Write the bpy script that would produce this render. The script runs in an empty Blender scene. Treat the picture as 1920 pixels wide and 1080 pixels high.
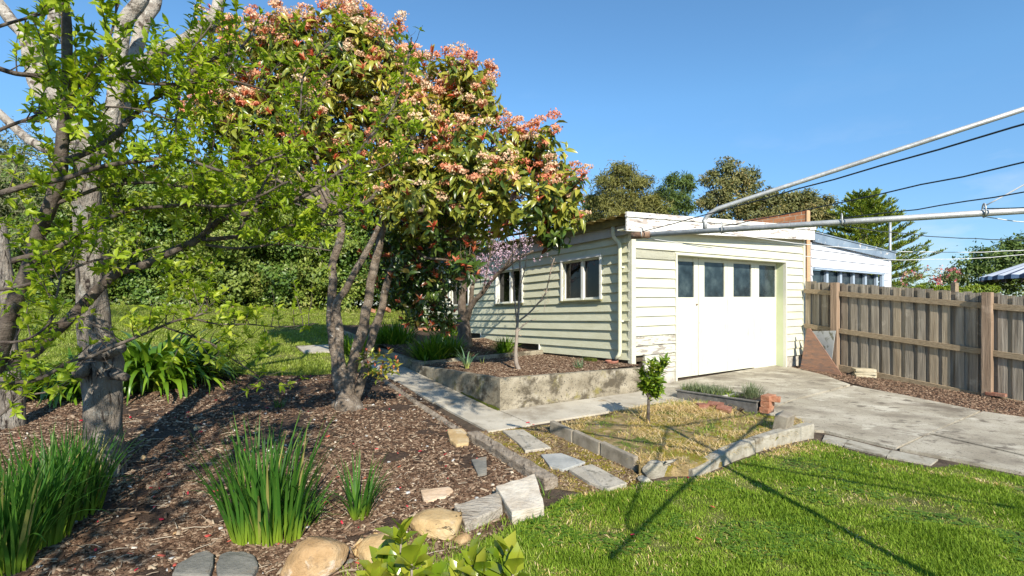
import bpy, bmesh, math, random
import numpy as np
from mathutils import Vector, Matrix, noise
random.seed(7); RNG = np.random.default_rng(11)
SC = bpy.context.scene
COL = SC.collection
# ---------------------------------------------------------------- camera, sky, sun, exposure
H = 1.45; FPX = 937.0; HU, HV = 960.0, 572.0
cam_d = bpy.data.cameras.new('camera'); cam = bpy.data.objects.new('camera', cam_d); COL.objects.link(cam)
cam.location = (0, 0, H); cam.rotation_euler = (math.radians(90), 0, 0)
cam_d.sensor_width = 36; cam_d.lens = FPX/1920*36; cam_d.shift_y = (HV-540)/1920
cam_d.clip_start = .05; cam_d.clip_end = 2000
SC.camera = cam
SUN = Vector((.27, -.963, math.tan(math.radians(32.0)))).normalized()
SUN_EL = math.radians(32.0); SUN_ROT = math.atan2(.27, -.963)
w = bpy.data.worlds.new('World'); SC.world = w; w.use_nodes = True
nt = w.node_tree; nt.nodes.clear()
wo = nt.nodes.new('ShaderNodeOutputWorld'); bg = nt.nodes.new('ShaderNodeBackground'); sky = nt.nodes.new('ShaderNodeTexSky')
sky.sky_type = 'NISHITA'; sky.sun_disc = False; sky.sun_elevation = SUN_EL; sky.sun_rotation = SUN_ROT
sky.air_density = 1.0; sky.dust_density = .0; sky.ozone_density = 3.2; sky.altitude = 300
tc = nt.nodes.new('ShaderNodeTexCoord'); mp = nt.nodes.new('ShaderNodeMapping'); mp.inputs['Scale'].default_value = (2.2, 2.2, 6.5)
mp.inputs['Location'].default_value = (.35, .1, .22)
cn = nt.nodes.new('ShaderNodeTexNoise'); cn.inputs['Scale'].default_value = 1.9; cn.inputs['Detail'].default_value = 7; cn.inputs['Roughness'].default_value = .55
cr = nt.nodes.new('ShaderNodeValToRGB'); cr.color_ramp.elements[0].position = .57; cr.color_ramp.elements[1].position = .78
cr.color_ramp.elements[1].color = (.75, .75, .75, 1)
mx = nt.nodes.new('ShaderNodeMixRGB'); mx.inputs[2].default_value = (4.2, 4.5, 5.1, 1)
sep = nt.nodes.new('ShaderNodeSeparateXYZ'); mr = nt.nodes.new('ShaderNodeMapRange')
mr.inputs['From Min'].default_value = .0; mr.inputs['From Max'].default_value = .30; mr.inputs['To Min'].default_value = 1; mr.inputs['To Max'].default_value = .05
ml = nt.nodes.new('ShaderNodeMath'); ml.operation = 'MULTIPLY'
tint = nt.nodes.new('ShaderNodeMixRGB'); tint.blend_type = 'MULTIPLY'; tint.inputs[0].default_value = 1; tint.inputs[2].default_value = (.84, .99, 1.08, 1)
L = nt.links.new
L(tc.outputs['Generated'], mp.inputs['Vector']); L(mp.outputs[0], cn.inputs['Vector']); L(cn.outputs['Fac'], cr.inputs[0])
L(tc.outputs['Generated'], sep.inputs[0]); L(sep.outputs['Z'], mr.inputs['Value']); L(cr.outputs[0], ml.inputs[0]); L(mr.outputs[0], ml.inputs[1])
sr = nt.nodes.new('ShaderNodeValToRGB'); sr.color_ramp.elements[0].color = (.42, .49, .60, 1); sr.color_ramp.elements[1].color = (.66, .90, .96, 1); sr.color_ramp.elements[1].position = .36; L(sep.outputs['Z'], sr.inputs[0]); L(sr.outputs[0], tint.inputs[2])
L(sky.outputs[0], tint.inputs[1]); L(tint.outputs[0], mx.inputs[1]); L(ml.outputs[0], mx.inputs[0]); L(mx.outputs[0], bg.inputs[0]); L(bg.outputs[0], wo.inputs[0])
SKY_STRENGTH = .128
bg.inputs[1].default_value = SKY_STRENGTH
sl = bpy.data.lights.new('sun', 'SUN'); sl.energy = 4.4; sl.angle = math.radians(.5); sl.color = (1, .92, .79)
so = bpy.data.objects.new('sun', sl); COL.objects.link(so); so.rotation_euler = SUN.to_track_quat('Z', 'Y').to_euler()
SC.view_settings.view_transform = 'Standard'; SC.view_settings.look = 'None'; SC.view_settings.exposure = .8; SC.view_settings.gamma = 1
SC.render.engine = 'CYCLES'; SC.cycles.max_bounces = 6; SC.cycles.transparent_max_bounces = 4

# ---------------------------------------------------------------- frames and terrain
E0 = np.array([-.147, 6.13]); RV = np.array([.8336, .5528]); DV = np.array([-.5528, .8336])
KN = [(-60, -.7), (-8, -.26), (-4, -.11), (-2.3, -.01), (-.4, .115), (.3, .15), (3.27, .365), (8, .82), (13.7, 1.41), (400, 1.45)]
KD = [k[0] for k in KN]; KZ = [k[1] for k in KN]
def f(d): return np.interp(d, KD, KZ)
def rd(x, y):
    vx, vy = np.asarray(x)-E0[0], np.asarray(y)-E0[1]
    return vx*RV[0]+vy*RV[1], vx*DV[0]+vy*DV[1]
def gz(x, y): return f(rd(x, y)[1])
def P(r, d, z=None, dz=0):
    p = E0+RV*r+DV*d
    return Vector((p[0], p[1], (float(f(d)) if z is None else z)+dz))
def px(u, v, Y): return Vector(((u-HU)/FPX*Y, Y, H-(v-HV)/FPX*Y))
def gp(u, v, off=0.):
    z = off
    for _ in range(60):
        Y = FPX*(H-z)/(v-HV); X = (u-HU)/FPX*Y; z = .5*z+.5*(float(gz(X, Y))+off)
    return Vector((X, Y, float(gz(X, Y))+off))
def g2(u, v): p = gp(u, v); return (p.x, p.y)

# ---------------------------------------------------------------- object helpers
def tag(o, label=None, cat=None, group=None, kind=None):
    if label: o['label'] = label
    if cat: o['category'] = cat
    if group: o['group'] = group
    if kind: o['kind'] = kind
    return o
def thing(name, loc, label, cat, group=None):
    o = bpy.data.objects.new(name, None); COL.objects.link(o); o.location = loc; o.empty_display_size = .1
    return tag(o, label, cat, group)
def link(name, me, m, parent, origin):
    o = bpy.data.objects.new(name, me); COL.objects.link(o)
    if m is not None:
        for mm in (m if isinstance(m, (list, tuple)) else [m]): me.materials.append(mm)
    if parent is not None: o.parent = parent
    if origin is not None: o.location = origin
    return o
def wloc(o):
    v = Vector(o.location)
    while o.parent: o = o.parent; v += Vector(o.location)
    return v
class MB:
    def __init__(s): s.v = []; s.f = []; s.sm = []; s.mi = []
    def add(s, vs, fs, smooth=False, mi=0):
        b = len(s.v); s.v += [tuple(x) for x in vs]; s.f += [tuple(b+i for i in q) for q in fs]; s.sm += [smooth]*len(fs); s.mi += [mi]*len(fs)
        return s
    def hexa(s, p, mi=0):   # 8 points: bottom ring 0-3, top ring 4-7
        return s.add(p, [(0, 3, 2, 1), (4, 5, 6, 7), (0, 1, 5, 4), (1, 2, 6, 5), (2, 3, 7, 6), (3, 0, 4, 7)], mi=mi)
    def box(s, c, sx, sy, sz, rz=0, mi=0, rx=0, ry=0):
        R = Matrix.Rotation(rz, 3, 'Z') @ Matrix.Rotation(ry, 3, 'Y') @ Matrix.Rotation(rx, 3, 'X'); c = Vector(c)
        q = [(-1, -1, -1), (1, -1, -1), (1, 1, -1), (-1, 1, -1), (-1, -1, 1), (1, -1, 1), (1, 1, 1), (-1, 1, 1)]
        return s.hexa([c+R @ Vector((a*sx/2, b*sy/2, d*sz/2)) for a, b, d in q], mi)
    def prism(s, poly, z0, z1, mi=0):  # plan polygon ccw, z0/z1 numbers or lists
        n = len(poly); a = z0 if isinstance(z0, (list, tuple)) else [z0]*n; b = z1 if isinstance(z1, (list, tuple)) else [z1]*n
        vs = [(p[0], p[1], a[i]) for i, p in enumerate(poly)]+[(p[0], p[1], b[i]) for i, p in enumerate(poly)]
        fs = [tuple(reversed(range(n))), tuple(range(n, 2*n))]+[(i, (i+1) % n, n+(i+1) % n, n+i) for i in range(n)]
        return s.add(vs, fs, mi=mi)
    def tube(s, pts, rad, seg=8, cap=True, mi=0, smooth=True, wob=0):
        pts = [Vector(p) for p in pts]; n = len(pts)
        if not isinstance(rad, (list, tuple)): rad = [rad]*n
        t = (pts[1]-pts[0]).normalized(); a = t.orthogonal().normalized(); vs = []
        for i in range(n):
            t2 = (pts[min(i+1, n-1)]-pts[max(i-1, 0)]).normalized()
            a = (a-t2*a.dot(t2)).normalized(); b = t2.cross(a)
            for k in range(seg):
                an = 2*math.pi*k/seg; r = rad[i]*(1+(wob*noise.noise(pts[i]*4+Vector((math.cos(an), math.sin(an), 0))*1.3) if wob else 0))
                vs.append(pts[i]+(a*math.cos(an)+b*math.sin(an))*r)
        fs = [(i*seg+k, i*seg+(k+1) % seg, (i+1)*seg+(k+1) % seg, (i+1)*seg+k) for i in range(n-1) for k in range(seg)]
        if cap: fs += [tuple(reversed(range(seg))), tuple((n-1)*seg+k for k in range(seg))]
        return s.add(vs, fs, smooth, mi)
    def lathe(s, c, prof, seg=24, mi=0):
        c = Vector(c); vs = [c+Vector((r*math.cos(2*math.pi*k/seg), r*math.sin(2*math.pi*k/seg), z)) for r, z in prof for k in range(seg)]
        fs = [(i*seg+k, i*seg+(k+1) % seg, (i+1)*seg+(k+1) % seg, (i+1)*seg+k) for i in range(len(prof)-1) for k in range(seg)]
        return s.add(vs, fs, True, mi)
    def build(s, name, m, parent=None, bevel=0, origin=None):
        if parent is not None: o = wloc(parent)
        elif origin is not None: o = Vector(origin)
        else:
            zs = [q[2] for q in s.v]; o = Vector((sum(q[0] for q in s.v)/len(s.v), sum(q[1] for q in s.v)/len(s.v), min(zs)))
        me = bpy.data.meshes.new(name); me.from_pydata([(q[0]-o.x, q[1]-o.y, q[2]-o.z) for q in s.v], [], s.f)
        me.polygons.foreach_set('use_smooth', s.sm); me.polygons.foreach_set('material_index', s.mi); me.update()
        if bevel:
            bm = bmesh.new(); bm.from_mesh(me); bmesh.ops.recalc_face_normals(bm, faces=bm.faces)
            bmesh.ops.bevel(bm, geom=[e for e in bm.edges if len(e.link_faces) == 2 and e.calc_face_angle(0) > .6], offset=bevel, segments=2, affect='EDGES', profile=.6)
            bm.to_mesh(me); bm.free()
        return link(name, me, m, parent, o if parent is None else None)
def rough_up(o, amp, scale, sub=1, seed=0, world_amp_z=None):   # break up clean surfaces by noise
    bm = bmesh.new(); bm.from_mesh(o.data)
    bmesh.ops.subdivide_edges(bm, edges=bm.edges, cuts=sub, use_grid_fill=True)
    bmesh.ops.recalc_face_normals(bm, faces=bm.faces); bm.normal_update()
    mv = [(v, v.normal*amp*noise.fractal((v.co+Vector((seed*3.1, seed*1.7, 0)))*scale, 1, 2, 4)) for v in bm.verts]
    for v, d in mv: v.co += d
    bm.to_mesh(o.data); bm.free(); return o
# bulk triangles with per-point attributes
def tri_mesh(name, V, T, rnd, m, parent=None, origin=None, s=None, smooth=False):
    o = wloc(parent) if parent is not None else Vector(origin if origin is not None else (V[:, 0].mean(), V[:, 1].mean(), V[:, 2].min()))
    V = V-np.array(o); me = bpy.data.meshes.new(name)
    me.vertices.add(len(V)); me.vertices.foreach_set('co', V.astype(np.float32).ravel())
    me.loops.add(len(T)*3); me.loops.foreach_set('vertex_index', T.astype(np.int32).ravel())
    me.polygons.add(len(T)); me.polygons.foreach_set('loop_start', np.arange(0, len(T)*3, 3, dtype=np.int32))
    if smooth: me.polygons.foreach_set('use_smooth', np.ones(len(T), bool))
    me.update(calc_edges=True)
    a = me.attributes.new('rnd', 'FLOAT', 'POINT'); a.data.foreach_set('value', rnd.astype(np.float32))
    if s is not None: a = me.attributes.new('along', 'FLOAT', 'POINT'); a.data.foreach_set('value', s.astype(np.float32))
    return link(name, me, m, parent, o if parent is None else None)
def nrm(a): return a/np.maximum(np.linalg.norm(a, axis=-1, keepdims=True), 1e-9)
T4 = (np.array([[0, 0, 0], [.5, .5, .1], [.5, -.5, .1], [1, 0, 0]]), np.array([[0, 2, 3], [0, 3, 1]]))
T8 = (np.array([[0, 0, 0], [.3, 0, .04], [.65, 0, -.02], [1, 0, -.16], [.3, .42, .12], [.3, -.42, .12], [.65, .36, .06], [.65, -.36, .06]]),
      np.array([[0, 5, 1], [0, 1, 4], [1, 5, 7], [1, 7, 2], [4, 1, 2], [4, 2, 6], [2, 7, 3], [6, 2, 3]]))
TC = (np.array([[-.5, -.5, 0], [.5, -.35, 0], [.42, .5, 0], [-.5, .3, 0], [-.4, -.4, 1], [.4, -.25, 1], [.32, .4, 1], [-.4, .22, 1]]),
      np.array([[4, 5, 6], [4, 6, 7], [0, 1, 5], [0, 5, 4], [1, 2, 6], [1, 6, 5], [2, 3, 7], [2, 7, 6], [3, 0, 4], [3, 4, 7]]))
def inst(tmpl, O, X, Z, Ln, Wd, Hd=None):
    tv, tt = tmpl; n = len(O); X = nrm(X); Yv = nrm(np.cross(Z, X)); Z = np.cross(X, Yv)
    Ln = np.broadcast_to(Ln, (n,))[:, None, None]; Wd = np.broadcast_to(Wd, (n,))[:, None, None]; Hd = Ln if Hd is None else np.broadcast_to(Hd, (n,))[:, None, None]
    V = O[:, None, :]+tv[None, :, 0:1]*Ln*X[:, None, :]+tv[None, :, 1:2]*Wd*Yv[:, None, :]+tv[None, :, 2:3]*Hd*Z[:, None, :]
    T = tt[None]+(np.arange(n)*len(tv))[:, None, None]
    return V.reshape(-1, 3), T.reshape(-1, 3), len(tv)
def leaves(name, O, X, Z, Ln, Wd, m, parent=None, tmpl=T4, rnd=None, Hd=None, origin=None):
    V, T, k = inst(tmpl, O, X, Z, Ln, Wd, Hd)
    r = RNG.random(len(O)) if rnd is None else rnd
    return tri_mesh(name, V, T, np.repeat(r, k), m, parent, origin)
def rdir(n): return nrm(RNG.normal(size=(n, 3)))
def ribbons(O, az, tilt, Ln, Wd, bend, seg=5, taper=1.0, twist=0.3):
    """blades starting at O, leaning tilt from vertical towards az, drooping by bend radians over their length"""
    n = len(O); Ln = np.broadcast_to(Ln, (n,)); Wd = np.broadcast_to(Wd, (n,)); bend = np.broadcast_to(bend, (n,))
    pos = O.copy(); h = np.stack([np.cos(az), np.sin(az), 0*az], 1); side0 = np.stack([-np.sin(az), np.cos(az), 0*az], 1)
    tw = RNG.normal(0, twist, n); side = nrm(side0*np.cos(tw)[:, None]+h*np.sin(tw)[:, None]*.7)
    out = []; ss = []
    for k in range(seg+1):
        s = k/seg; wdt = Wd*(1-s**(2.2*taper))*(.55+.45*min(1, s*3+.3)) if k < seg else Wd*.02
        out.append(pos-side*wdt[:, None]/2); out.append(pos+side*wdt[:, None]/2); ss += [s, s]
        th = tilt+bend*((s+.5/seg)**1.6); step = (Ln/seg)[:, None]
        pos = pos+(h*np.sin(th)[:, None]+np.array([0, 0, 1])*np.cos(th)[:, None])*step
    V = np.stack(out, 1); k2 = 2*(seg+1)
    T = []
    for k in range(seg): a = 2*k; T += [(a, a+1, a+3), (a, a+3, a+2)]
    T = np.array(T)[None]+(np.arange(n)*k2)[:, None, None]
    return V.reshape(-1, 3), T.reshape(-1, 3), np.tile(ss, n), k2
def blades(name, O, az, tilt, Ln, Wd, bend, m, parent=None, seg=5, origin=None, rnd=None, twist=.3):
    V, T, s, k = ribbons(O, az, tilt, Ln, Wd, bend, seg, twist=twist)
    r = RNG.random(len(O)) if rnd is None else rnd
    return tri_mesh(name, V, T, np.repeat(r, k), m, parent, origin, s)
def inpoly(x, y, poly):
    c = np.zeros(len(x), bool); n = len(poly)
    for i in range(n):
        x1, y1 = poly[i]; x2, y2 = poly[(i+1) % n]
        if y1 == y2: continue
        c ^= ((y1 > y) != (y2 > y)) & (x < (x2-x1)*(y-y1)/(y2-y1)+x1)
    return c

# ---------------------------------------------------------------- materials
def nodes(name):
    m = bpy.data.materials.new(name); m.use_nodes = True; t = m.node_tree; t.nodes.clear()
    o = t.nodes.new('ShaderNodeOutputMaterial'); return m, t, o
def ramp(t, cols, pos=None):
    r = t.nodes.new('ShaderNodeValToRGB'); e = r.color_ramp.elements
    n = len(cols); pos = pos or [i/(n-1) for i in range(n)]
    while len(e) < n: e.new(.5)
    for i in range(n): e[i].position = pos[i]; e[i].color = (*cols[i], 1)
    return r
def noise_n(t, scale, detail=5, stretch=(1, 1, 1), rough=.6, rot=(0, 0, 0), dist=0):
    c = t.nodes.new('ShaderNodeTexCoord'); mp = t.nodes.new('ShaderNodeMapping'); mp.inputs['Scale'].default_value = stretch; mp.inputs['Rotation'].default_value = rot
    n = t.nodes.new('ShaderNodeTexNoise'); n.inputs['Scale'].default_value = scale; n.inputs['Detail'].default_value = detail; n.inputs['Roughness'].default_value = rough; n.inputs['Distortion'].default_value = dist
    t.links.new(c.outputs['Object'], mp.inputs[0]); t.links.new(mp.outputs[0], n.inputs['Vector']); return n
def surf(name, cols, scale=4, pos=None, rough=.85, bump=.4, bscale=None, stretch=(1, 1, 1), detail=7, spots=None, spec=.3, metal=0, dist=.002, rot=(0, 0, 0), bdetail=6, layers=()):
    """noise-ramped surface; layers = list of (colour, scale, lo, hi, stretch) patches laid over it"""
    m, t, o = nodes(name); b = t.nodes.new('ShaderNodeBsdfPrincipled')
    n = noise_n(t, scale, detail, stretch, rot=rot); r = ramp(t, cols, pos or ([.3+.4*i/(len(cols)-1) for i in range(len(cols))]))
    t.links.new(n.outputs['Fac'], r.inputs[0]); last = r.outputs[0]
    for (c, sc, lo, hi, st) in layers:
        nn = noise_n(t, sc, 8, st, .65, rot=rot, dist=.3); rr = ramp(t, [(0, 0, 0), (1, 1, 1)], [lo, hi]); mm = t.nodes.new('ShaderNodeMixRGB'); mm.inputs[2].default_value = (*c, 1)
        t.links.new(nn.outputs['Fac'], rr.inputs[0]); t.links.new(rr.outputs[0], mm.inputs[0]); t.links.new(last, mm.inputs[1]); last = mm.outputs[0]
    t.links.new(last, b.inputs['Base Color'])
    b.inputs['Roughness'].default_value = rough; b.inputs['Specular IOR Level'].default_value = spec; b.inputs['Metallic'].default_value = metal
    if bump:
        nb = noise_n(t, bscale or scale*4, bdetail, stretch, .65, rot=rot); bp = t.nodes.new('ShaderNodeBump'); bp.inputs['Strength'].default_value = bump; bp.inputs['Distance'].default_value = dist*10
        t.links.new(nb.outputs['Fac'], bp.inputs['Height']); t.links.new(bp.outputs[0], b.inputs['Normal'])
    t.links.new(b.outputs[0], o.inputs[0]); return m
def leafmat(name, cols, pos=None, trans=.3, rough=.45, spec=.35, base=None, tcol=None, basepos=(0, .3)):
    m, t, o = nodes(name); b = t.nodes.new('ShaderNodeBsdfPrincipled'); a = t.nodes.new('ShaderNodeAttribute'); a.attribute_name = 'rnd'
    r = ramp(t, cols, pos); t.links.new(a.outputs['Fac'], r.inputs[0]); last = r.outputs[0]
    if base:
        a2 = t.nodes.new('ShaderNodeAttribute'); a2.attribute_name = 'along'; rr = ramp(t, [(1, 1, 1), (0, 0, 0)], list(basepos)); mm = t.nodes.new('ShaderNodeMixRGB'); mm.inputs[2].default_value = (*base, 1)
        t.links.new(a2.outputs['Fac'], rr.inputs[0]); t.links.new(rr.outputs[0], mm.inputs[0]); t.links.new(last, mm.inputs[1]); last = mm.outputs[0]
    b.inputs['Roughness'].default_value = rough; b.inputs['Specular IOR Level'].default_value = spec
    t.links.new(last, b.inputs['Base Color'])
    tr = t.nodes.new('ShaderNodeBsdfTranslucent'); g = t.nodes.new('ShaderNodeMixRGB'); g.blend_type = 'MULTIPLY'; g.inputs[0].default_value = 1; g.inputs[2].default_value = (*(tcol or (1.5, 1.5, .7)), 1)
    t.links.new(last, g.inputs[1]); t.links.new(g.outputs[0], tr.inputs[0])
    ms = t.nodes.new('ShaderNodeMixShader'); ms.inputs[0].default_value = trans
    t.links.new(b.outputs[0], ms.inputs[1]); t.links.new(tr.outputs[0], ms.inputs[2]); t.links.new(ms.outputs[0], o.inputs[0]); return m
def brickmat(name, c1, c2, mortar, scale, plane='XZ', bw=.5, rh=.25):
    m, t, o = nodes(name); b = t.nodes.new('ShaderNodeBsdfPrincipled'); c = t.nodes.new('ShaderNodeTexCoord')
    sx = t.nodes.new('ShaderNodeSeparateXYZ'); cx = t.nodes.new('ShaderNodeCombineXYZ'); br = t.nodes.new('ShaderNodeTexBrick')
    t.links.new(c.outputs['Object'], sx.inputs[0]); ad = t.nodes.new('ShaderNodeMath'); ad.operation = 'ADD'
    t.links.new(sx.outputs['X'], ad.inputs[0]); t.links.new(sx.outputs['Y'], ad.inputs[1])
    t.links.new(ad.outputs[0] if plane == 'XY' else sx.outputs['Y'], cx.inputs['X']); t.links.new(sx.outputs['Z'], cx.inputs['Y']); t.links.new(cx.outputs[0], br.inputs['Vector'])
    br.inputs['Color1'].default_value = (*c1, 1); br.inputs['Color2'].default_value = (*c2, 1); br.inputs['Mortar'].default_value = (*mortar, 1)
    br.inputs['Scale'].default_value = scale; br.inputs['Brick Width'].default_value = bw; br.inputs['Row Height'].default_value = rh; br.inputs['Mortar Size'].default_value = .02
    n = noise_n(t, 14, 5); mm = t.nodes.new('ShaderNodeMixRGB'); mm.blend_type = 'OVERLAY'; mm.inputs[0].default_value = .6
    t.links.new(br.outputs['Color'], mm.inputs[1]); t.links.new(n.outputs['Fac'], mm.inputs[2]); t.links.new(mm.outputs[0], b.inputs['Base Color'])
    bp = t.nodes.new('ShaderNodeBump'); bp.inputs['Strength'].default_value = .6; bp.inputs['Distance'].default_value = .01; bp.invert = True
    t.links.new(br.outputs['Fac'], bp.inputs['Height']); t.links.new(bp.outputs[0], b.inputs['Normal']); b.inputs['Roughness'].default_value = .9
    t.links.new(b.outputs[0], o.inputs[0]); return m
M = {}
M['soil'] = surf('soil', [(.05, .035, .024), (.10, .072, .048), (.15, .11, .075)], 9, bump=1, bscale=60, dist=.003)
M['bark_soil'] = surf('bark_soil', [(.045, .027, .018), (.09, .057, .038), (.145, .097, .065)], 30, bump=1, bscale=90, dist=.004)
M['moss_soil'] = surf('moss_soil', [(.16, .12, .045), (.27, .195, .085), (.38, .28, .135)], 5, bump=1, bscale=70, dist=.003, layers=[((.26, .21, .02), 3.2, .46, .54, (1, 1, 1)), ((.46, .33, .16), 8, .52, .60, (1, 1, 1)), ((.10, .14, .02), 2.6, .57, .63, (1, 1, 1)), ((.40, .39, .35), 22, .62, .66, (1, 1, 1))])
M['lawn'] = surf('lawn_soil', [(.11, .12, .025), (.17, .19, .035), (.24, .23, .07)], 2.2, bump=1, bscale=80, dist=.004)
M['concrete'] = surf('path_concrete', [(.36, .32, .25), (.46, .42, .34), (.55, .51, .42)], 2.2, bump=.3, bscale=70, layers=[((.19, .155, .11), 1.3, .52, .70, (1, 1, 1)), ((.34, .25, .14), 2.1, .62, .72, (1, 1, 1)), ((.12, .10, .07), 45, .62, .7, (1, 1, 1))])
M['drive'] = surf('driveway_concrete', [(.27, .235, .175), (.39, .35, .27), (.50, .455, .365)], 1.6, bump=.5, bscale=90, rot=(0, 0, -.6), layers=[((.19, .16, .12), 1.0, .50, .68, (1, 1.7, 1)), ((.56, .52, .42), 1.7, .55, .66, (1, 2, 1)), ((.17, .145, .11), 4.5, .56, .64, (1, 1.5, 1)), ((.10, .09, .07), 55, .57, .66, (1, 1, 1))])
M['old_concrete'] = surf('weathered_concrete', [(.19, .16, .11), (.31, .27, .195), (.42, .37, .28)], 4, bump=.7, bscale=60, layers=[((.10, .082, .055), 3.4, .49, .60, (1, 1, 1.4)), ((.22, .19, .06), 2.9, .58, .68, (1, 1, 1)), ((.09, .08, .06), 40, .56, .64, (1, 1, 1)), ((.42, .38, .30), 3.3, .6, .7, (1, 1, 1))])
M['block'] = surf('block_concrete', [(.20, .17, .125), (.31, .27, .21), (.39, .345, .27)], 8, bump=.6, bscale=120, layers=[((.09, .08, .06), 5, .55, .7, (1, 1, 1))])
M['kerb'] = surf('kerb_concrete', [(.26, .235, .18), (.38, .35, .28), (.47, .44, .36)], 6, bump=.7, bscale=70, layers=[((.14, .11, .07), 4, .52, .66, (1, 1, 1)), ((.20, .15, .09), 9, .6, .7, (1, 1, 1))])
M['slate'] = surf('stone_paver', [(.28, .25, .20), (.38, .345, .28), (.46, .42, .345)], 5, bump=.4, bscale=60, layers=[((.15, .14, .11), 14, .55, .66, (1, 1, 1))])
M['slate_blue'] = surf('blue_stone_paver', [(.24, .245, .23), (.33, .335, .315), (.41, .41, .38)], 6, bump=.3, bscale=60)
M['moss'] = surf('moss', [(.05, .075, .006), (.1, .13, .01), (.17, .15, .02)], 30, bump=1, bscale=150, dist=.004)
M['sandstone'] = surf('sandstone', [(.36, .23, .10), (.48, .34, .17), (.55, .43, .26)], 5, bump=.5, bscale=45, dist=.002, layers=[((.26, .16, .08), 6, .60, .70, (1, 1, 1)), ((.56, .47, .33), 9, .58, .66, (1, 1, 1)), ((.18, .12, .07), 40, .63, .69, (1, 1, 1))])
M['brown_stone'] = surf('brown_stone', [(.28, .17, .075), (.40, .26, .13), (.50, .36, .20)], 6, bump=.6, bscale=40, dist=.002, layers=[((.17, .12, .08), 8, .56, .66, (1, 1, 1)), ((.52, .42, .31), 7, .57, .62, (1, 1, 1)), ((.20, .13, .08), 45, .62, .70, (1, 1, 1))])
M['pale_stone'] = surf('pale_stone', [(.48, .33, .2), (.60, .45, .31), (.66, .54, .40)], 6, bump=.5, bscale=30)
M['grey_stone'] = surf('grey_stone', [(.10, .10, .088), (.17, .165, .145), (.25, .235, .20)], 6, bump=.5, bscale=40, layers=[((.2, .15, .1), 7, .58, .68, (1, 1, 1))])
def wood(name, cols, axis='X', dark=(.06, .045, .035), scale=3, amt=.58):
    st = {'X': (.6, 9, 9), 'Y': (9, .6, 9), 'Z': (9, 9, .5)}[axis]
    return surf(name, cols, scale, bump=.7, bscale=scale*2.2, stretch=st, rough=.9, detail=9, dist=.002, layers=[(dark, scale*1.3, amt, amt+.14, st), (tuple(c*1.25 for c in cols[-1]), 2.5, .58, .75, (1, 1, 1))])
M['paling'] = wood('fence_paling_wood', [(.16, .135, .10), (.27, .235, .185), (.40, .355, .285)], 'Z', (.055, .045, .035), 2.2)
M['paling_dark'] = wood('fence_paling_dark_wood', [(.13, .105, .075), (.23, .19, .14), (.33, .28, .22)], 'Z', (.055, .045, .035), 2.6, .57)
M['paling_pale'] = wood('fence_paling_pale_wood', [(.21, .165, .11), (.33, .27, .19), (.42, .36, .27)], 'Z', (.07, .055, .045), 1.9, .6)
M['rail'] = surf('fence_rail_wood', [(.20, .15, .09), (.30, .23, .145), (.38, .30, .20)], 5, bump=.5, bscale=20, stretch=(3, 3, 14), rough=.9, layers=[((.12, .09, .06), 5, .6, .7, (2, 2, 9))])
M['post'] = wood('fence_post_wood', [(.19, .13, .085), (.29, .205, .14), (.38, .28, .20)], 'Z', (.10, .07, .05), 2.0, .62)
M['sleeper'] = surf('sleeper_wood', [(.16, .125, .09), (.28, .23, .175), (.40, .34, .27)], 3, bump=1, bscale=7, stretch=(7, 1.5, 9), rot=(0, 0, .0), rough=.95, layers=[((.05, .038, .028), 3.4, .56, .64, (11, 1.5, 11))])
M['logwood'] = surf('split_log_wood', [(.30, .25, .19), (.43, .38, .31), (.54, .49, .41)], 4, bump=1, bscale=9, stretch=(1.5, 7, 7), rough=.95, dist=.003, layers=[((.11, .085, .06), 3.6, .59, .68, (1.5, 9, 9))])
M['logend'] = surf('sawn_log_end', [(.34, .28, .21), (.50, .45, .37), (.60, .56, .48)], 5, bump=.8, bscale=14, stretch=(1, 1, 4), rough=.95, layers=[((.17, .15, .14), 5, .6, .72, (1, 1, 3)), ((.45, .34, .2), 2.5, .55, .7, (1, 1, 1))])
PC = [(.55, .545, .385), (.60, .595, .43), (.65, .645, .48)]
def paint(name, cols, peel=.72, peel2=.68, st=(1, 1, 5), grime=(.36, .36, .20)):
    return surf(name, cols, 3, bump=.25, bscale=22, stretch=(1, 1, 3), rough=.6, spec=.35, layers=[(grime, 1.6, .58, .95, (1, 1, 1)), ((.30, .27, .23), 5, peel, peel+.015, st), ((.18, .15, .13), 9, peel2+.05, peel2+.06, st)])
M['paint'] = paint('cream_green_paint', PC, .76, .74)
M['paint_front'] = paint('cream_front_paint', [(.55, .54, .41), (.59, .58, .455), (.63, .62, .50)], .69, .66, (1, 1, 4), (.55, .53, .42))
M['paint_peeled'] = paint('peeling_front_paint', [(.50, .49, .38), (.54, .53, .43), (.58, .57, .48)], .53, .56, (.8, .8, 5), (.5, .47, .38))
M['door_paint'] = surf('door_paint', [(.58, .57, .455), (.62, .61, .50), (.66, .65, .54)], 2, bump=.25, bscale=20, rough=.5, layers=[((.46, .42, .32), 5, .58, .74, (2, 2, .4)), ((.30, .25, .19), 11, .665, .70, (2, 2, .6))])
M['jamb_paint'] = surf('jamb_paint', [(.50, .55, .33), (.56, .60, .38)], 3, bump=.1, rough=.5)
M['white_paint'] = surf('window_white_paint', [(.62, .62, .56), (.72, .72, .67)], 5, bump=.2, rough=.6, layers=[((.35, .33, .28), 14, .66, .7, (1, 1, 3))])
M['fascia'] = surf('fascia_peeling_paint', [(.76, .74, .68), (.82, .80, .74)], 3, bump=.3, bscale=20, rough=.7, layers=[((.42, .37, .33), 3.2, .555, .59, (.6, .6, 3.5)), ((.22, .18, .15), 7, .575, .59, (.6, .6, 5)), ((.45, .2, .12), 9, .68, .7, (1, 1, 4))])
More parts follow.
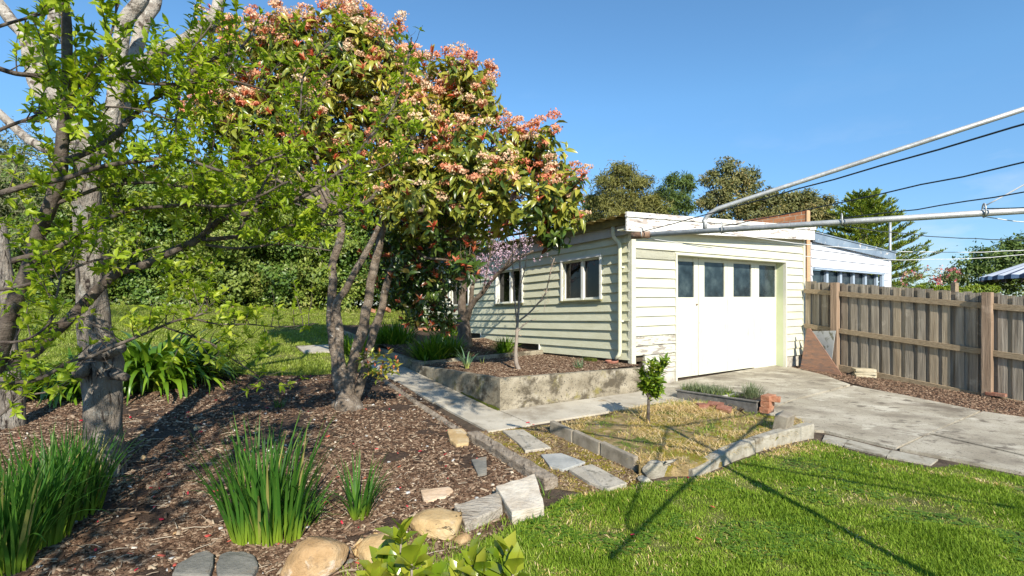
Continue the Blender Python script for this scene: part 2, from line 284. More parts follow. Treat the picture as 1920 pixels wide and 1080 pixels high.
M['side_fascia'] = surf('shade_greyed_side_fascia', [(.40, .40, .38), (.50, .50, .48)], 4, bump=.3, stretch=(1, 1, .4), rough=.8, layers=[((.25, .22, .2), 6, .6, .72, (1, 1, .5))])  # whitish board; the gutter's shade is put into this grey base colour
M['gutter'] = surf('mossy_gutter', [(.10, .095, .045), (.17, .16, .075), (.24, .22, .10)], 5, bump=.4, rough=.7)
M['roof'] = surf('rusty_yellow_roof', [(.34, .25, .08), (.46, .36, .13)], 8, bump=.2, rough=.7)
M['brownwood'] = surf('dark_underfloor', [(.07, .055, .035), (.12, .095, .065)], 6, bump=.5, rough=.95)
M['foundation'] = surf('foundation_render', [(.33, .30, .25), (.47, .44, .38), (.55, .52, .46)], 5, bump=.5, bscale=40, layers=[((.22, .19, .15), 4, .56, .7, (1, 1, 1))])
def glass(name, cols, rough=.12, spec=.6, scale=2):
    return surf(name, cols, scale, bump=0, rough=rough, spec=spec)
M['glass_frost'] = glass('frosted_glass', [(.008, .014, .018), (.022, .036, .044), (.06, .085, .09)], .14, .4, 4)
M['glass_dark'] = glass('dark_window_glass', [(.002, .002, .002), (.006, .006, .005), (.02, .02, .018)], .04, .35, 9)
M['terracotta'] = surf('terracotta', [(.28, .11, .07), (.38, .17, .12)], 8, bump=.2, rough=.7)
M['brick'] = surf('orange_brick', [(.30, .11, .055), (.40, .19, .11), (.46, .28, .18)], 12, bump=.7, bscale=60, rough=.9, layers=[((.5, .42, .33), 9, .62, .7, (1, 1, 1))])
M['red_brick'] = surf('red_brick', [(.17, .065, .04), (.26, .115, .075), (.36, .21, .15)], 12, bump=.7, bscale=60, rough=.9)
M['brickwall'] = brickmat('parapet_brickwork', (.42, .15, .065), (.55, .25, .12), (.45, .36, .26), 2.4, 'YZ')
M['pier'] = surf('pale_brick_end', [(.5, .30, .16), (.62, .40, .24)], 6, bump=.4, stretch=(1, 1, 8))
M['galv'] = surf('galvanised_pipe', [(.33, .34, .34), (.43, .44, .435), (.52, .53, .52)], 12, bump=.15, rough=.5, metal=.35, spec=.5, stretch=(1, 1, 1), layers=[((.26, .13, .06), 4, .61, .72, (1, 1, 1)), ((.6, .61, .6), 16, .58, .66, (1, 1, 1))])
M['rust'] = surf('rusty_pipe', [(.12, .07, .045), (.24, .15, .10), (.38, .31, .26)], 14, bump=.4, rough=.8)
M['wire_dark'] = surf('dark_coated_wire', [(.03, .04, .05), (.06, .075, .085)], 30, bump=0, rough=.5)
M['wire_white'] = surf('white_coated_wire', [(.55, .56, .56), (.70, .70, .70)], 30, bump=0, rough=.5)
M['neigh_white'] = surf('neighbour_white_paint', [(.66, .68, .72), (.76, .77, .8)], 3, bump=.2, rough=.6)
M['neigh_blue'] = surf('blue_grey_flashing', [(.16, .21, .27), (.24, .31, .38)], 3, bump=.2, rough=.5, layers=[((.6, .56, .5), 7, .62, .64, (1, 1, 1))])
M['blue_paint'] = surf('pale_blue_paint', [(.30, .37, .45), (.38, .45, .52)], 4, bump=.1, rough=.6)
M['granite'] = surf('red_granite', [(.15, .12, .11), (.27, .15, .10), (.36, .19, .12)], 5, bump=.1, bscale=60, rough=.4, stretch=(1, 1, 3.5), rot=(0, .5, 0), layers=[((.09, .085, .085), 5, .55, .7, (1, 1, 4)), ((.45, .3, .22), 60, .6, .7, (1, 1, 1))])
M['panel'] = surf('grey_tile_panel', [(.34, .35, .34), (.44, .45, .44)], 3, bump=.2, rough=.6, layers=[((.14, .14, .10), 1.3, .5, .52, (1, 1, 1))])
M['creamstone'] = surf('cream_paver', [(.42, .36, .24), (.56, .50, .36)], 9, bump=.6, rough=.9)
M['trough'] = surf('trough_concrete', [(.10, .095, .085), (.17, .16, .145), (.25, .235, .21)], 7, bump=.4, bscale=60, rough=.75, layers=[((.07, .06, .045), 3, .55, .7, (1, 1, 1))])
M['bark_grey'] = surf('grey_rough_bark', [(.15, .125, .10), (.29, .25, .205), (.45, .41, .35)], 9, bump=1, bscale=26, stretch=(1, 1, .35), rough=.95, dist=.012, layers=[((.40, .38, .33), 11, .57, .64, (1, 1, .6)), ((.035, .025, .02), 24, .54, .62, (1, 1, .2))])
M['bark_pale'] = surf('pale_lichen_bark', [(.26, .22, .18), (.42, .38, .32), (.55, .51, .45)], 9, bump=.8, bscale=30, rough=.95, dist=.006, layers=[((.10, .075, .055), 10, .54, .62, (1, 1, 1)), ((.6, .57, .5), 15, .6, .66, (1, 1, 1))])
M['bark_plum'] = surf('plum_bark', [(.05, .036, .028), (.10, .08, .064), (.18, .15, .12)], 14, bump=.9, bscale=45, rough=.8, layers=[((.33, .29, .25), 20, .63, .7, (1, 1, 1))])
M['bark_photinia'] = surf('photinia_bark', [(.10, .074, .052), (.20, .158, .118), (.32, .27, .215)], 9, bump=1, bscale=32, rough=.9, dist=.005, layers=[((.48, .44, .38), 12, .6, .68, (1, 1, 1)), ((.08, .055, .04), 8, .6, .7, (1, 1, .4))])
M['bark_cherry'] = surf('blossom_tree_bark', [(.08, .058, .043), (.155, .12, .09), (.24, .195, .155)], 12, bump=.8, bscale=40, rough=.85)
M['bark_sapling'] = surf('sapling_bark', [(.22, .18, .145), (.34, .285, .235)], 14, bump=.3, rough=.8)
G = leafmat
M['plum_leaf'] = G('plum_leaves', [(.13, .22, .012), (.25, .36, .022), (.37, .46, .035), (.50, .53, .07)], trans=.45, rough=.4)
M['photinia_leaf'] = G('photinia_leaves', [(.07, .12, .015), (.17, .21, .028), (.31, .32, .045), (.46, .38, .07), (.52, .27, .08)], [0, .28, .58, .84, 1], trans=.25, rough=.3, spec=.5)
M['photinia_dark'] = G('photinia_lower_leaves', [(.035, .07, .012), (.06, .11, .018), (.10, .15, .022), (.13, .035, .02)], [0, .5, .85, 1], trans=.2, rough=.3, spec=.5)  # darker leaf tones for the lower crown and a random few
M['photinia_red'] = G('photinia_new_leaves', [(.50, .07, .035), (.60, .17, .08), (.60, .29, .14)], trans=.3, rough=.3, spec=.5, tcol=(1.3, .8, .7))
M['photinia_flower'] = G('photinia_flowers', [(.72, .20, .10), (.78, .34, .19), (.82, .53, .34), (.82, .68, .46)], trans=.3, rough=.7, tcol=(1, 1, 1))
M['pink'] = G('pink_blossom', [(.64, .36, .52), (.76, .56, .66), (.82, .70, .76)], trans=.35, rough=.6, tcol=(1, 1, 1))
M['strap'] = G('strap_leaves', [(.05, .12, .008), (.11, .21, .014), (.19, .31, .022), (.42, .42, .05)], [0, .5, .93, 1], trans=.2, rough=.25, spec=.55)
M['daffodil'] = G('daffodil_leaves', [(.03, .10, .014), (.055, .155, .02), (.11, .225, .03), (.40, .33, .12)], [0, .5, .93, 1], trans=.32, rough=.45, spec=.25, base=(.26, .36, .03), basepos=(.02, .3))
M['leek'] = G('leek_leaves', [(.10, .19, .10), (.16, .26, .13)], trans=.2, rough=.4, base=(.5, .5, .12), basepos=(.05, .3))
M['grass'] = G('lawn_grass', [(.115, .195, .014), (.205, .31, .028), (.32, .41, .055), (.54, .50, .22)], [0, .4, .85, 1], trans=.3, rough=.6, spec=.15)
M['grass_back'] = G('back_lawn_grass', [(.16, .22, .025), (.26, .33, .045), (.36, .41, .09), (.48, .44, .2)], [0, .45, .85, 1], trans=.3, rough=.5)
M['clover'] = G('clover_leaves', [(.05, .13, .012), (.11, .22, .02), (.2, .3, .04)], trans=.25, rough=.5, spec=.2)
M['straw'] = G('straw', [(.34, .29, .04), (.54, .38, .13), (.70, .50, .24), (.76, .62, .38)], trans=.1, rough=.8)
M['chip'] = G('bark_chips', [(.056, .033, .021), (.125, .076, .049), (.20, .133, .088), (.31, .23, .16), (.50, .40, .28)], [0, .38, .74, .93, 1], trans=0.0, rough=.9, spec=.08)
M['chip_fence'] = G('bark_chips_warm', [(.07, .035, .02), (.15, .085, .05), (.24, .15, .095), (.38, .27, .18)], trans=0.0, rough=.85)
M['petal'] = G('fallen_petals', [(.45, .01, .03), (.6, .04, .07), (.55, .15, .08)], trans=.1, rough=.5, tcol=(1, 1, 1))
M['pebble'] = G('pale_pebbles', [(.30, .30, .29), (.5, .5, .48), (.62, .5, .35)], trans=0, rough=.7)
M['hedge'] = G('hedge_leaves', [(.04, .085, .014), (.09, .16, .025), (.16, .24, .045), (.30, .32, .12)], trans=.2, rough=.4, spec=.45)
M['hedge_olive'] = G('olive_hedge_leaves', [(.07, .11, .02), (.14, .20, .03), (.23, .28, .05), (.33, .32, .12)], trans=.2, rough=.5)
M['greygreen'] = G('grey_green_leaves', [(.10, .12, .05), (.19, .20, .10), (.30, .29, .17)], trans=.2, rough=.6)
M['she_oak'] = G('olive_needles', [(.10, .11, .03), (.20, .20, .05), (.30, .27, .08)], trans=.2, rough=.6)
M['dark_needle'] = G('dark_tree_leaves', [(.04, .075, .018), (.10, .155, .03), (.18, .24, .045)], trans=.2, rough=.6)
M['gum'] = G('brown_green_leaves', [(.07, .08, .028), (.14, .155, .05), (.24, .225, .08), (.33, .24, .09)], trans=.2, rough=.6)
M['pine'] = G('pine_needles', [(.09, .15, .015), (.21, .28, .025), (.36, .40, .05)], trans=.2, rough=.5)
M['citrus'] = G('citrus_leaves', [(.08, .15, .012), (.16, .25, .02), (.32, .36, .04)], trans=.3, rough=.3, spec=.5)
M['laurel'] = G('laurel_leaves', [(.12, .20, .012), (.22, .28, .02), (.34, .35, .04)], trans=.3, rough=.22, spec=.6)
M['lavender'] = G('lavender_leaves', [(.08, .12, .05), (.15, .19, .09), (.24, .25, .15)], trans=.2, rough=.7)
M['trunk'] = surf('far_trunk_bark', [(.12, .10, .08), (.25, .21, .17)], 4, bump=.5, rough=.9)
# ================================================================ SETTING
def sheet(name, polys, m, off=.0, thick=0, cuts=None, kind='structure', edge_noise=0):
    """sheet(s) following the ground: polygons in plan, cut at the ground's break lines"""
    bm = bmesh.new()
    for poly in polys:
        vs = [bm.verts.new((x, y, 0)) for x, y in poly]; bm.faces.new(vs)
    for k in sorted(set(KD[1:-1]+list(cuts or []))):
        c = E0+DV*k
        bmesh.ops.bisect_plane(bm, geom=bm.verts[:]+bm.edges[:]+bm.faces[:], plane_co=(c[0], c[1], 0), plane_no=(DV[0], DV[1], 0))
    if thick:
        r = bmesh.ops.extrude_face_region(bm, geom=bm.faces[:]); top = [v for v in r['geom'] if isinstance(v, bmesh.types.BMVert)]; ts = set(top)
        for v in bm.verts: v.co.z = float(gz(v.co.x, v.co.y))+(off if v in ts else off-thick)
    else:
        for v in bm.verts: v.co.z = float(gz(v.co.x, v.co.y))+off
    bmesh.ops.recalc_face_normals(bm, faces=bm.faces)
    if not thick:
        for fc in bm.faces:
            if fc.normal.z < 0: fc.normal_flip()
    me = bpy.data.meshes.new(name); bm.to_mesh(me); bm.free()
    o = link(name, me, m, None, None)
    if kind: tag(o, kind=kind)
    return o
R2 = lambda r, d: tuple(E0+RV*r+DV*d)
sheet('ground', [[R2(-150, -55), R2(150, -55), R2(150, 300), R2(-150, 300)]], M['soil'], 0)
BEDEDGE = [R2(-40, 4.2), R2(-12, 4.2), g2(60, 742), g2(230, 738), g2(430, 703), g2(560, 706), g2(640, 702), R2(-.75, 3.0)]
lawn_back = BEDEDGE+[R2(-.62, 3.0), R2(-.62, 4.85), R2(-1.35, 4.85), R2(-1.35, 5.75), R2(.0, 5.75), R2(.0, 8.7), R2(7, 8.7), R2(7, 15.4), R2(-40, 15.4)]
sheet('lawn', [lawn_back], M['lawn'], .004)
bed_poly = [g2(-700, 1000)]+[R2(-12, 4.2)]+BEDEDGE[2:]+[g2(745, 715), g2(880, 812), g2(1015, 905), g2(1010, 965), g2(930, 1000), g2(880, 1030), g2(760, 1085), g2(640, 1120), g2(400, 1250), g2(-700, 1500)]
sheet('garden_bed', [bed_poly], M['bark_soil'], .008)
lawn_front = [g2(640, 1120), g2(760, 1085), g2(880, 1030), g2(1010, 968), g2(1060, 935), g2(1130, 925), g2(1215, 908), g2(1296, 899), g2(1345, 886), g2(1385, 869), g2(1416, 856), g2(1456, 846), g2(1527, 829), g2(1545, 832), g2(1620, 856), g2(1745, 880), g2(1800, 874), g2(1925, 899), g2(2200, 966), R2(9, -9), R2(-3, -9)]
sheet('lawn', [lawn_front], M['lawn'], .006)
# driveway slabs
def rdp(u, v): p = gp(u, v); r, d = rd(p.x, p.y); return float(r), float(d)
J1 = (rdp(1480, 752), rdp(1598, 724)); J2 = (rdp(1681, 844), rdp(1841, 773))
FRL = [rdp(1530, 806), rdp(1681, 844)]; far_ = [rdp(1472, 690), rdp(1598, 724), rdp(1841, 773)]
gpp = lambda u, v: (lambda p: (p.x, p.y))(gp(u, v))
s1 = [gpp(1262, 719), gpp(1200, 750), gpp(1262, 757), gpp(1420, 782), gpp(1478, 755), gpp(1594, 724), gpp(1545, 706), gpp(1472, 688), gpp(1456, 686)]
s2 = [gpp(1482, 756), gpp(1424, 783), gpp(1490, 808), gpp(1545, 812), gpp(1681, 844), gpp(1838, 774), gpp(1700, 745), gpp(1600, 726)]
s3 = [gpp(1687, 846), gpp(1741, 819), gpp(1925, 862), gpp(2200, 924), gpp(2200, 960), gpp(1925, 893), gpp(1800, 868)]
s4 = [gpp(1744, 817), gpp(1843, 775), gpp(1925, 787), gpp(2200, 835), gpp(2200, 920), gpp(1928, 860)]
# broader apron towards the door (behind the trough)
s0 = [R2(.1+3.45, .30), R2(3.45, -.62), gpp(1262, 757), gpp(1200, 750)]
sheet('driveway', [s1, s2, s3, s4], M['drive'], .030, .09)
pp = []
for a, b in ((-.66, .72), (.735, 2.1), (2.115, 3.6), (3.615, 5.2), (5.215, 5.7)):
    pp.append([R2(-.56, a), R2(-.012, a), R2(-.012, b), R2(-.54, b)])
pp.append([R2(-1.3, 4.9), R2(-.575, 4.9), R2(-.575, 5.7), R2(-1.3, 5.7)])
for a, b in ((.003, 1.55), (1.565, 3.15)):
    pp.append([R2(a, -.64), R2(b, -.66), R2(b, -.012), R2(a, -.012)])
pp.append([R2(3.165, -.66), gpp(1258, 757), gpp(1258, 722), R2(3.165, .2)])
sheet('path', pp, M['concrete'], .022, .08)
edge = []
for a, b in (((1541, 830), (1580, 838)), ((1583, 839), (1660, 858)), ((1663, 859), (1745, 874))):
    (u0, v0), (u1, v1) = a, b
    edge.append([gpp(u0, v0), gpp(u1, v1), gpp(u1+14, v1-10), gpp(u0+6, v0-13)])
sheet('driveway_edging', edge, M['kerb'], .016, .05)
fence_bed = [gpp(1470, 690), gpp(1545, 707), gpp(1700, 747), gpp(1841, 775), gpp(1925, 789), gpp(2200, 836), R2(12.2, -4.2), R2(8.1, 1.4), R2(7.4, .8)]
sheet('fence_garden_bed', [fence_bed], M['bark_soil'], .010)
strip_poly = [gpp(892, 812), gpp(935, 806), gpp(1040, 797), gpp(1110, 790), gpp(1045, 815), gpp(1190, 886), gpp(1205, 905), gpp(1110, 928), gpp(1040, 918), gpp(1005, 885)]
sheet('mossy_strip', [strip_poly], M['moss_soil'], .006)

# ---------------------------------------------------------------- garage
class Frame:
    def __init__(s, p, d, n, slope): s.p = Vector((p[0], p[1], 0)); s.d = Vector((d[0], d[1], 0)); s.n = Vector((n[0], n[1], 0)); s.k = slope
    def w(s, t, off, z): return s.p+s.d*t+s.n*off+Vector((0, 0, z+s.k*t))
    def inv(s, u, v, off=0):
        q = (u-HU)/FPX; b = s.p+s.n*off; t = (q*b.y-b.x)/(s.d.x-q*s.d.y); Y = b.y+s.d.y*t
        return t, H-(v-HV)/FPX*Y-s.k*t
    def box(s, mb, t0, t1, o0, o1, z0, z1, mi=0):
        return mb.hexa([s.w(t0, o1, z0), s.w(t1, o1, z0), s.w(t1, o0, z0), s.w(t0, o0, z0), s.w(t0, o1, z1), s.w(t1, o1, z1), s.w(t1, o0, z1), s.w(t0, o0, z1)], mi)
P0 = (1.858, 7.807)
FF = Frame(P0, RV, (.5528, -.8336), .0088)
LF = Frame(P0, DV, (-.8336, -.5528), -.0231)
RISE = .052
garage = thing('garage', (P0[0], P0[1], .12), 'old cream weatherboard garage with a skillion roof and glazed folding doors', 'garage')
def boards(mb, fr, t0f, t1f, z0, ztop, pitch, openings, zmax_fn=None, dep=.034):
    z = z0; i = 0
    while z < ztop:
        zb, zt = z, z+pitch; t0 = t0f(zb+.01); t1 = t1f(zb+.01)
        zs = [zb, zt]
        for (a, b, c, d) in openings:
            for q in (c, d):
                if zb+1e-4 < q < zt-1e-4: zs.append(q)
        zs.sort()
        for c0, c1 in zip(zs[:-1], zs[1:]):
            mid = (c0+c1)/2; iv = [(t0, t1)]
            for (a, b, c, d) in openings:
                if c < mid < d:
                    nv = []
                    for (p, q) in iv:
                        if a > p: nv.append((p, min(a, q)))
                        if b < q: nv.append((max(b, p), q))
                    iv = nv
            of = lambda zz: dep-(dep-.008)*(zz-zb)/pitch
            for p, q in iv:
                if q-p < .005: continue
                sub = max(1, int((q-p)/1.0)) if zmax_fn else 1
                for k in range(sub):
                    pa, qa = p+(q-p)*k/sub, p+(q-p)*(k+1)/sub
                    za, zb2 = (min(c1, zmax_fn(pa)), min(c1, zmax_fn(qa))) if zmax_fn else (c1, c1)
                    if za <= c0 and zb2 <= c0: continue
                    za = max(za, c0+.001); zb2 = max(zb2, c0+.001)
                    mb.hexa([fr.w(pa, of(c0), c0), fr.w(qa, of(c0), c0), fr.w(qa, -.03, c0), fr.w(pa, -.03, c0),
                             fr.w(pa, of(za), za), fr.w(qa, of(zb2), zb2), fr.w(qa, -.03, zb2), fr.w(pa, -.03, za)])
        z = zt; i += 1
PIT = .1535
# left wall with three window openings
zl = .7356-2*PIT+.0071+.0  # boards' common register
lw = MB(); win = [(.66, 1.64, 1.572, 2.245), (2.95, 3.93, 1.572, 2.245), (5.24, 6.22, 1.572, 2.245)]
z_reg = .7427  # local z of the reference lap
def lstart(z): return .0
def lend(z): return 2.33 if z < z_reg-PIT*.5 else (4.6 if z < z_reg+PIT*.5 else 8.6)
boards(lw, LF, lstart, lend, z_reg-PIT, 2.66, PIT, win, dep=.042)
lw.build('side_wall', M['paint'], garage)
mb = MB(); LF.box(mb, 0, 8.6, -.12, -.05, .3, 1.55); LF.box(mb, 0, 8.6, -.12, -.05, 2.26, 2.8)
for a, b in ((0, .64), (1.66, 2.93), (3.95, 5.22), (6.24, 8.6)): LF.box(mb, a, b, -.12, -.05, 1.55, 2.26)
LF.box(mb, 0.02, 8.6, -.05, .0, .0, .62)
mb.build('side_wall_base', M['brownwood'], garage)
mb = MB(); LF.box(mb, 2.33, 2.36, -.02, .05, z_reg-PIT-.005, z_reg+.0); mb.build('board_stop', M['white_paint'], garage, .003)
mb = MB(); LF.box(mb, 4.6, 4.63, -.02, .05, z_reg-.005, z_reg+PIT); mb.build('board_stop', M['white_paint'], garage, .003)
for i, (a, b, c, d) in enumerate(win):
    wf = MB(); T = .045
    LF.box(wf, a-T, a, -.06, .052, c-.01, d+.03); LF.box(wf, b, b+T, -.06, .052, c-.01, d+.03); LF.box(wf, a-T, b+T, -.06, .058, d+.03, d+.075)
    m_ = (a+b)/2
    LF.box(wf, m_-.03, m_+.03, -.07, -.005, c, d+.03); LF.box(wf, a, m_-.03, -.07, -.02, d, d+.03); LF.box(wf, m_+.03, b, -.07, -.02, d, d+.03)
    LF.box(wf, a, m_-.03, -.07, -.02, c, c+.035); LF.box(wf, m_+.03, b, -.07, -.02, c, c+.035)
    wo_ = wf.build('window', M['white_paint'], garage, .003)
    sl_ = MB(); LF.box(sl_, a-T-.01, b+T+.01, -.02, .07, c-.04, c-.01); sl_.build('sill', M['gutter'], wo_, .003)
    g_ = MB(); LF.box(g_, a, m_-.03, -.062, -.055, c+.035, d); LF.box(g_, m_+.03, b, -.062, -.055, c+.035, d); g_.build('pane', M['glass_dark'], wo_)
    dk = MB(); LF.box(dk, a-.1, b+.1, -.5, -.48, c-.1, d+.1)
# front wall
tL, zt_ = FF.inv(1266.5, 478.4); tR, zt2 = FF.inv(1470, 492.5); tE, _ = FF.inv(1503, 560)
_, zref = FF.inv(1190.7, 666.7)
ztop_open = (zt_+zt2)/2
roofline = lambda t: 2.60+RISE*t-.0088*t+.02
fw = MB(); _, zbR = FF.inv(1486, 666.5)
def fs(z): return .06 if z > zref-PIT*.5 else .30
boards(fw, FF, fs, lambda z: tL-.035, zref-2*PIT, zref+2*PIT-.01, PIT, []); npeel = len(fw.f)
boards(fw, FF, fs, lambda z: tL-.035, zref+2*PIT, 2.32, PIT, [])
boards(fw, FF, lambda z: tR+.035, lambda z: tE, zbR, ztop_open+.03, PIT, [])
st = zref
while st+PIT < 2.32: st += PIT
boards(fw, FF, lambda z: .06, lambda z: tE, st, 3.1, PIT, [(tL-.035, tR+.035, 0, ztop_open+.03)], roofline)
fw.mi = [1]*npeel+[0]*(len(fw.f)-npeel)
fw.build('front_wall', [M['paint_front'], M['paint_peeled']], garage)
# flaking patches on the lowest boards left of the doors: thin scale of bare wood
mb = MB(); FF.box(mb, .30, tL-.04, -.12, -.031, .1, 2.4); FF.box(mb, .03, .30, -.12, -.031, .55, 2.4); FF.box(mb, tR+.04, tE, -.12, -.031, .2, 2.4); FF.box(mb, .03, tE, -.12, -.031, 2.4, 2.62); FF.box(mb, 2.5, tE, -.12, -.031, 2.62, 2.72); mb.build('front_wall_core', M['brownwood'], garage)
mb = MB(); FF.box(mb, .305, tL-.036, -.03, .012, -.05, zref-2*PIT-.002); mb.build('foundation', M['foundation'], garage, .004)
mb = MB(); FF.box(mb, tR+.036, tE-.02, -.03, .004, .0, zbR-.002); mb.build('foundation', M['foundation'], garage, .004)
# corner trim, end trim, door casing
mb = MB(); FF.box(mb, -.035, .058, -.03, .05, zref-PIT+.02, 2.60); mb.build('corner_trim', M['paint_front'], garage, .004)
mb = MB(); FF.box(mb, tE, tE+.075, -.06, .045, zbR-.02, 2.60+RISE*tE-.06); mb.build('corner_trim', M['paint_front'], garage, .004)
mb = MB(); FF.box(mb, tL-.035, tL, -.16, .045, .02, ztop_open+.03); FF.box(mb, tR, tR+.035, -.02, .045, .03, ztop_open+.03); FF.box(mb, tL, tR, -.02, .045, ztop_open, ztop_open+.03); mb.build('door_casing', M['door_paint'], garage, .003)
mb = MB(); FF.box(mb, tR, tR+.03, -.19, -.02, .03, ztop_open); FF.box(mb, tL, tR, -.19, -.02, ztop_open, ztop_open+.03); mb.build('door_jamb', M['jamb_paint'], garage)
# doors: four leaves with a glass light each
DO = -.155; seams = [1266.5, 1309.6, 1363.5, 1414, 1456]
wins = [(1269.5, 1299.8, 490.5, 557.5), (1319, 1356.5, 492.5, 557), (1373.5, 1407, 495, 556.5), (1421.5, 1453.5, 498, 557)]
ts = [FF.inv(s, 600, DO)[0] for s in seams]; ts[-1] = tR-.002; ts[0] = tL+.002
for i in range(4):
    a, b = ts[i]+(.004 if i == 1 else .002), ts[i+1]-(.012 if i == 0 else .005)
    wa, wt = FF.inv(wins[i][0], wins[i][2], DO-.02); wb, wt2 = FF.inv(wins[i][1], wins[i][2], DO-.02); _, wz = FF.inv((wins[i][0]+wins[i][1])/2, wins[i][3], DO-.02)
    _, wt = FF.inv((wins[i][0]+wins[i][1])/2, wins[i][2], DO-.02)
    wa = max(wa, a+.03); wb = min(wb, b-.03); zb = .175-.02*(i == 3)+.0; ztp = ztop_open-.003
    dl = MB(); FF.box(dl, a, b, DO-.04, DO, zb, wz); FF.box(dl, a, wa, DO-.04, DO, wz, ztp); FF.box(dl, wb, b, DO-.04, DO, wz, ztp); FF.box(dl, wa, wb, DO-.04, DO, wt, ztp)
    leaf = dl.build('door_leaf', M['door_paint'], garage, .0015)
    gl = MB(); FF.box(gl, wa-.004, wb+.004, DO-.028, DO-.022, wz-.004, wt+.004); gl.build('pane', M['glass_frost'], leaf)
    if i == 0:
        k = MB(); c = FF.w(b-.05, DO+.012, FF.inv(1305, 571, DO)[1]); k.tube([c-FF.n*.03, c+FF.n*.012], .014, 10); k.build('handle', M['rust'], leaf)
# front fascia (two boards)
FO = .20
fb = MB(); tA = FF.inv(1175.5, 500, FO)[0]; tB = FF.inv(1528, 500, FO)[0]
zA = H-(433-HV)/FPX*(FF.w(tA, FO, 0).y); zB = H-(450-HV)/FPX*(FF.w(tB, FO, 0).y)
zAt = H-(397-HV)/FPX*(FF.w(tA, FO, 0).y); zBt = H-(425-HV)/FPX*(FF.w(tB, FO, 0).y)
def slope_box(mb, t0, t1, o0, o1, a0, b0, a1, b1):  # bottoms a0,b0 tops a1,b1 in absolute z
    w = lambda t, o, z: FF.p+FF.d*t+FF.n*o+Vector((0, 0, z))
    mb.hexa([w(t0, o1, a0), w(t1, o1, b0), w(t1, o0, b0), w(t0, o0, a0), w(t0, o1, a1), w(t1, o1, b1), w(t1, o0, b1), w(t0, o0, a1)])
mA, mB_ = zAt-.075, zBt-.075
slope_box(fb, tA, tB, FO-.03, FO, zA, zB, mA, mB_); fo_ = fb.build('fascia_board', M['fascia'], garage, .004)
fb = MB(); slope_box(fb, tA-.01, tB+.01, FO-.03, FO+.022, mA, mB_, zAt, zBt); fb.build('fascia_board', M['fascia'], garage, .004)
fb = MB(); slope_box(fb, tA+.02, tB-.02, -.02, FO-.032, zA+.03, zB+.03, zA+.05, zB+.05); fb.build('soffit', M['paint'], garage)
# roof sheets, corrugated along the side wall
rf = MB(); nW = 150; ext = 8.9; vs = []; fsx = []
for i in range(nW+1):
    s = -FO+.0+ext*i/nW; zz = .016*math.sin(i*math.pi/2)
    for r_, zr in ((tA-.03, zAt-.03), (tB, zBt-.03)):
        p = FF.p+FF.d*r_+Vector((LF.d.x*s, LF.d.y*s, 0)); vs.append((p.x, p.y, zr+zz-.0231*s-.005))
for i in range(nW): fsx.append((2*i, 2*i+1, 2*i+3, 2*i+2))
rf.add(vs, fsx, True); rf.build('roof', M['roof'], garage)
# side gutter and fascia
sg = MB(); go = .13
zg = zAt-.035
LF.box(sg, -.17, 8.7, .045, .165, zg-.11, zg-.02); LF.box(sg, -.17, 8.7, .160, .172, zg-.02, zg); sg.build('gutter', M['gutter'], garage, .006)
sg = MB(); LF.box(sg, -.168, 8.7, .055, .08, zA-.005, zg-.108); sg.build('side_fascia', M['side_fascia'], garage, .003)
sg = MB(); LF.box(sg, -.05, 8.6, -.02, .054, zA+.0, zA+.02); sg.build('soffit', M['gutter'], garage)
# downpipe
tD = LF.inv(1161.5, 560, .09)[0]
dp = MB(); c = lambda t, o, z: LF.w(t, o, z)
tU = LF.inv(1150, 440, .12)[0]
dp.tube([c(tU, .125, zg-.1), c(tU, .125, zA+.04), c(tU-.01, .12, zA-.02), c((tU+tD)/2, .10, zA-.08), c(tD+.01, .085, zA-.13), c(tD, .08, zA-.20), c(tD, .08, 1.6), c(tD, .08, .72), c(tD+.01, .09, .66), c(tD+.06, .12, .60)], .032, 14, wob=.02)
dpo = dp.build('downpipe', M['paint'], garage)
for z_ in (2.05, 1.2): b_ = MB(); b_.box(c(tD, .05, z_), .09, .09, .02, .6); b_.build('bracket', M['white_paint'], dpo)
# ================================================================ PLANTERS AND HARD THINGS
def bumpy(name, r0, r1, d0, d1, zf, m, nr=24, nd=24, amp=.012):
    vs = []; fs_ = []
    for i in range(nd+1):
        for j in range(nr+1):
            r, d = r0+(r1-r0)*j/nr, d0+(d1-d0)*i/nd; p = E0+RV*r+DV*d
            vs.append((p[0], p[1], zf(r, d)+amp*noise.noise(Vector((r*5, d*5, 0)))))
    for i in range(nd):
        for j in range(nr): a = i*(nr+1)+j; fs_.append((a, a+1, a+nr+2, a+nr+1))
    o = MB().add(vs, fs_, True).build(name, m); tag(o, kind='structure'); return o
def wallseg(mb, r0, d0, r1, d1, th, z0, z1, zb=None, side=1):
    a, b = E0+RV*r0+DV*d0, E0+RV*r1+DV*d1; t = (b-a)/np.linalg.norm(b-a); n = np.array([-t[1], t[0]])*th*side
    g = lambda q: (float(gz(q[0], q[1]))-.06) if zb is None else zb
    pts = [(a[0], a[1]), (b[0], b[1]), (b[0]+n[0], b[1]+n[1]), (a[0]+n[0], a[1]+n[1])]; N = max(1, int(np.linalg.norm(b-a)/.6))
    for k in range(N):
        s0, s1 = k/N, (k+1)/N; A, B = a+(b-a)*s0, a+(b-a)*s1; zA_, zB_ = z0+(z1-z0)*s0, z0+(z1-z0)*s1
        mb.hexa([(A[0], A[1], g(A)), (B[0], B[1], g(B)), (B[0]+n[0], B[1]+n[1], g(B)), (A[0]+n[0], A[1]+n[1], g(A)), (A[0], A[1], zA_), (B[0], B[1], zB_), (B[0]+n[0], B[1]+n[1], zB_), (A[0]+n[0], A[1]+n[1], zA_)])
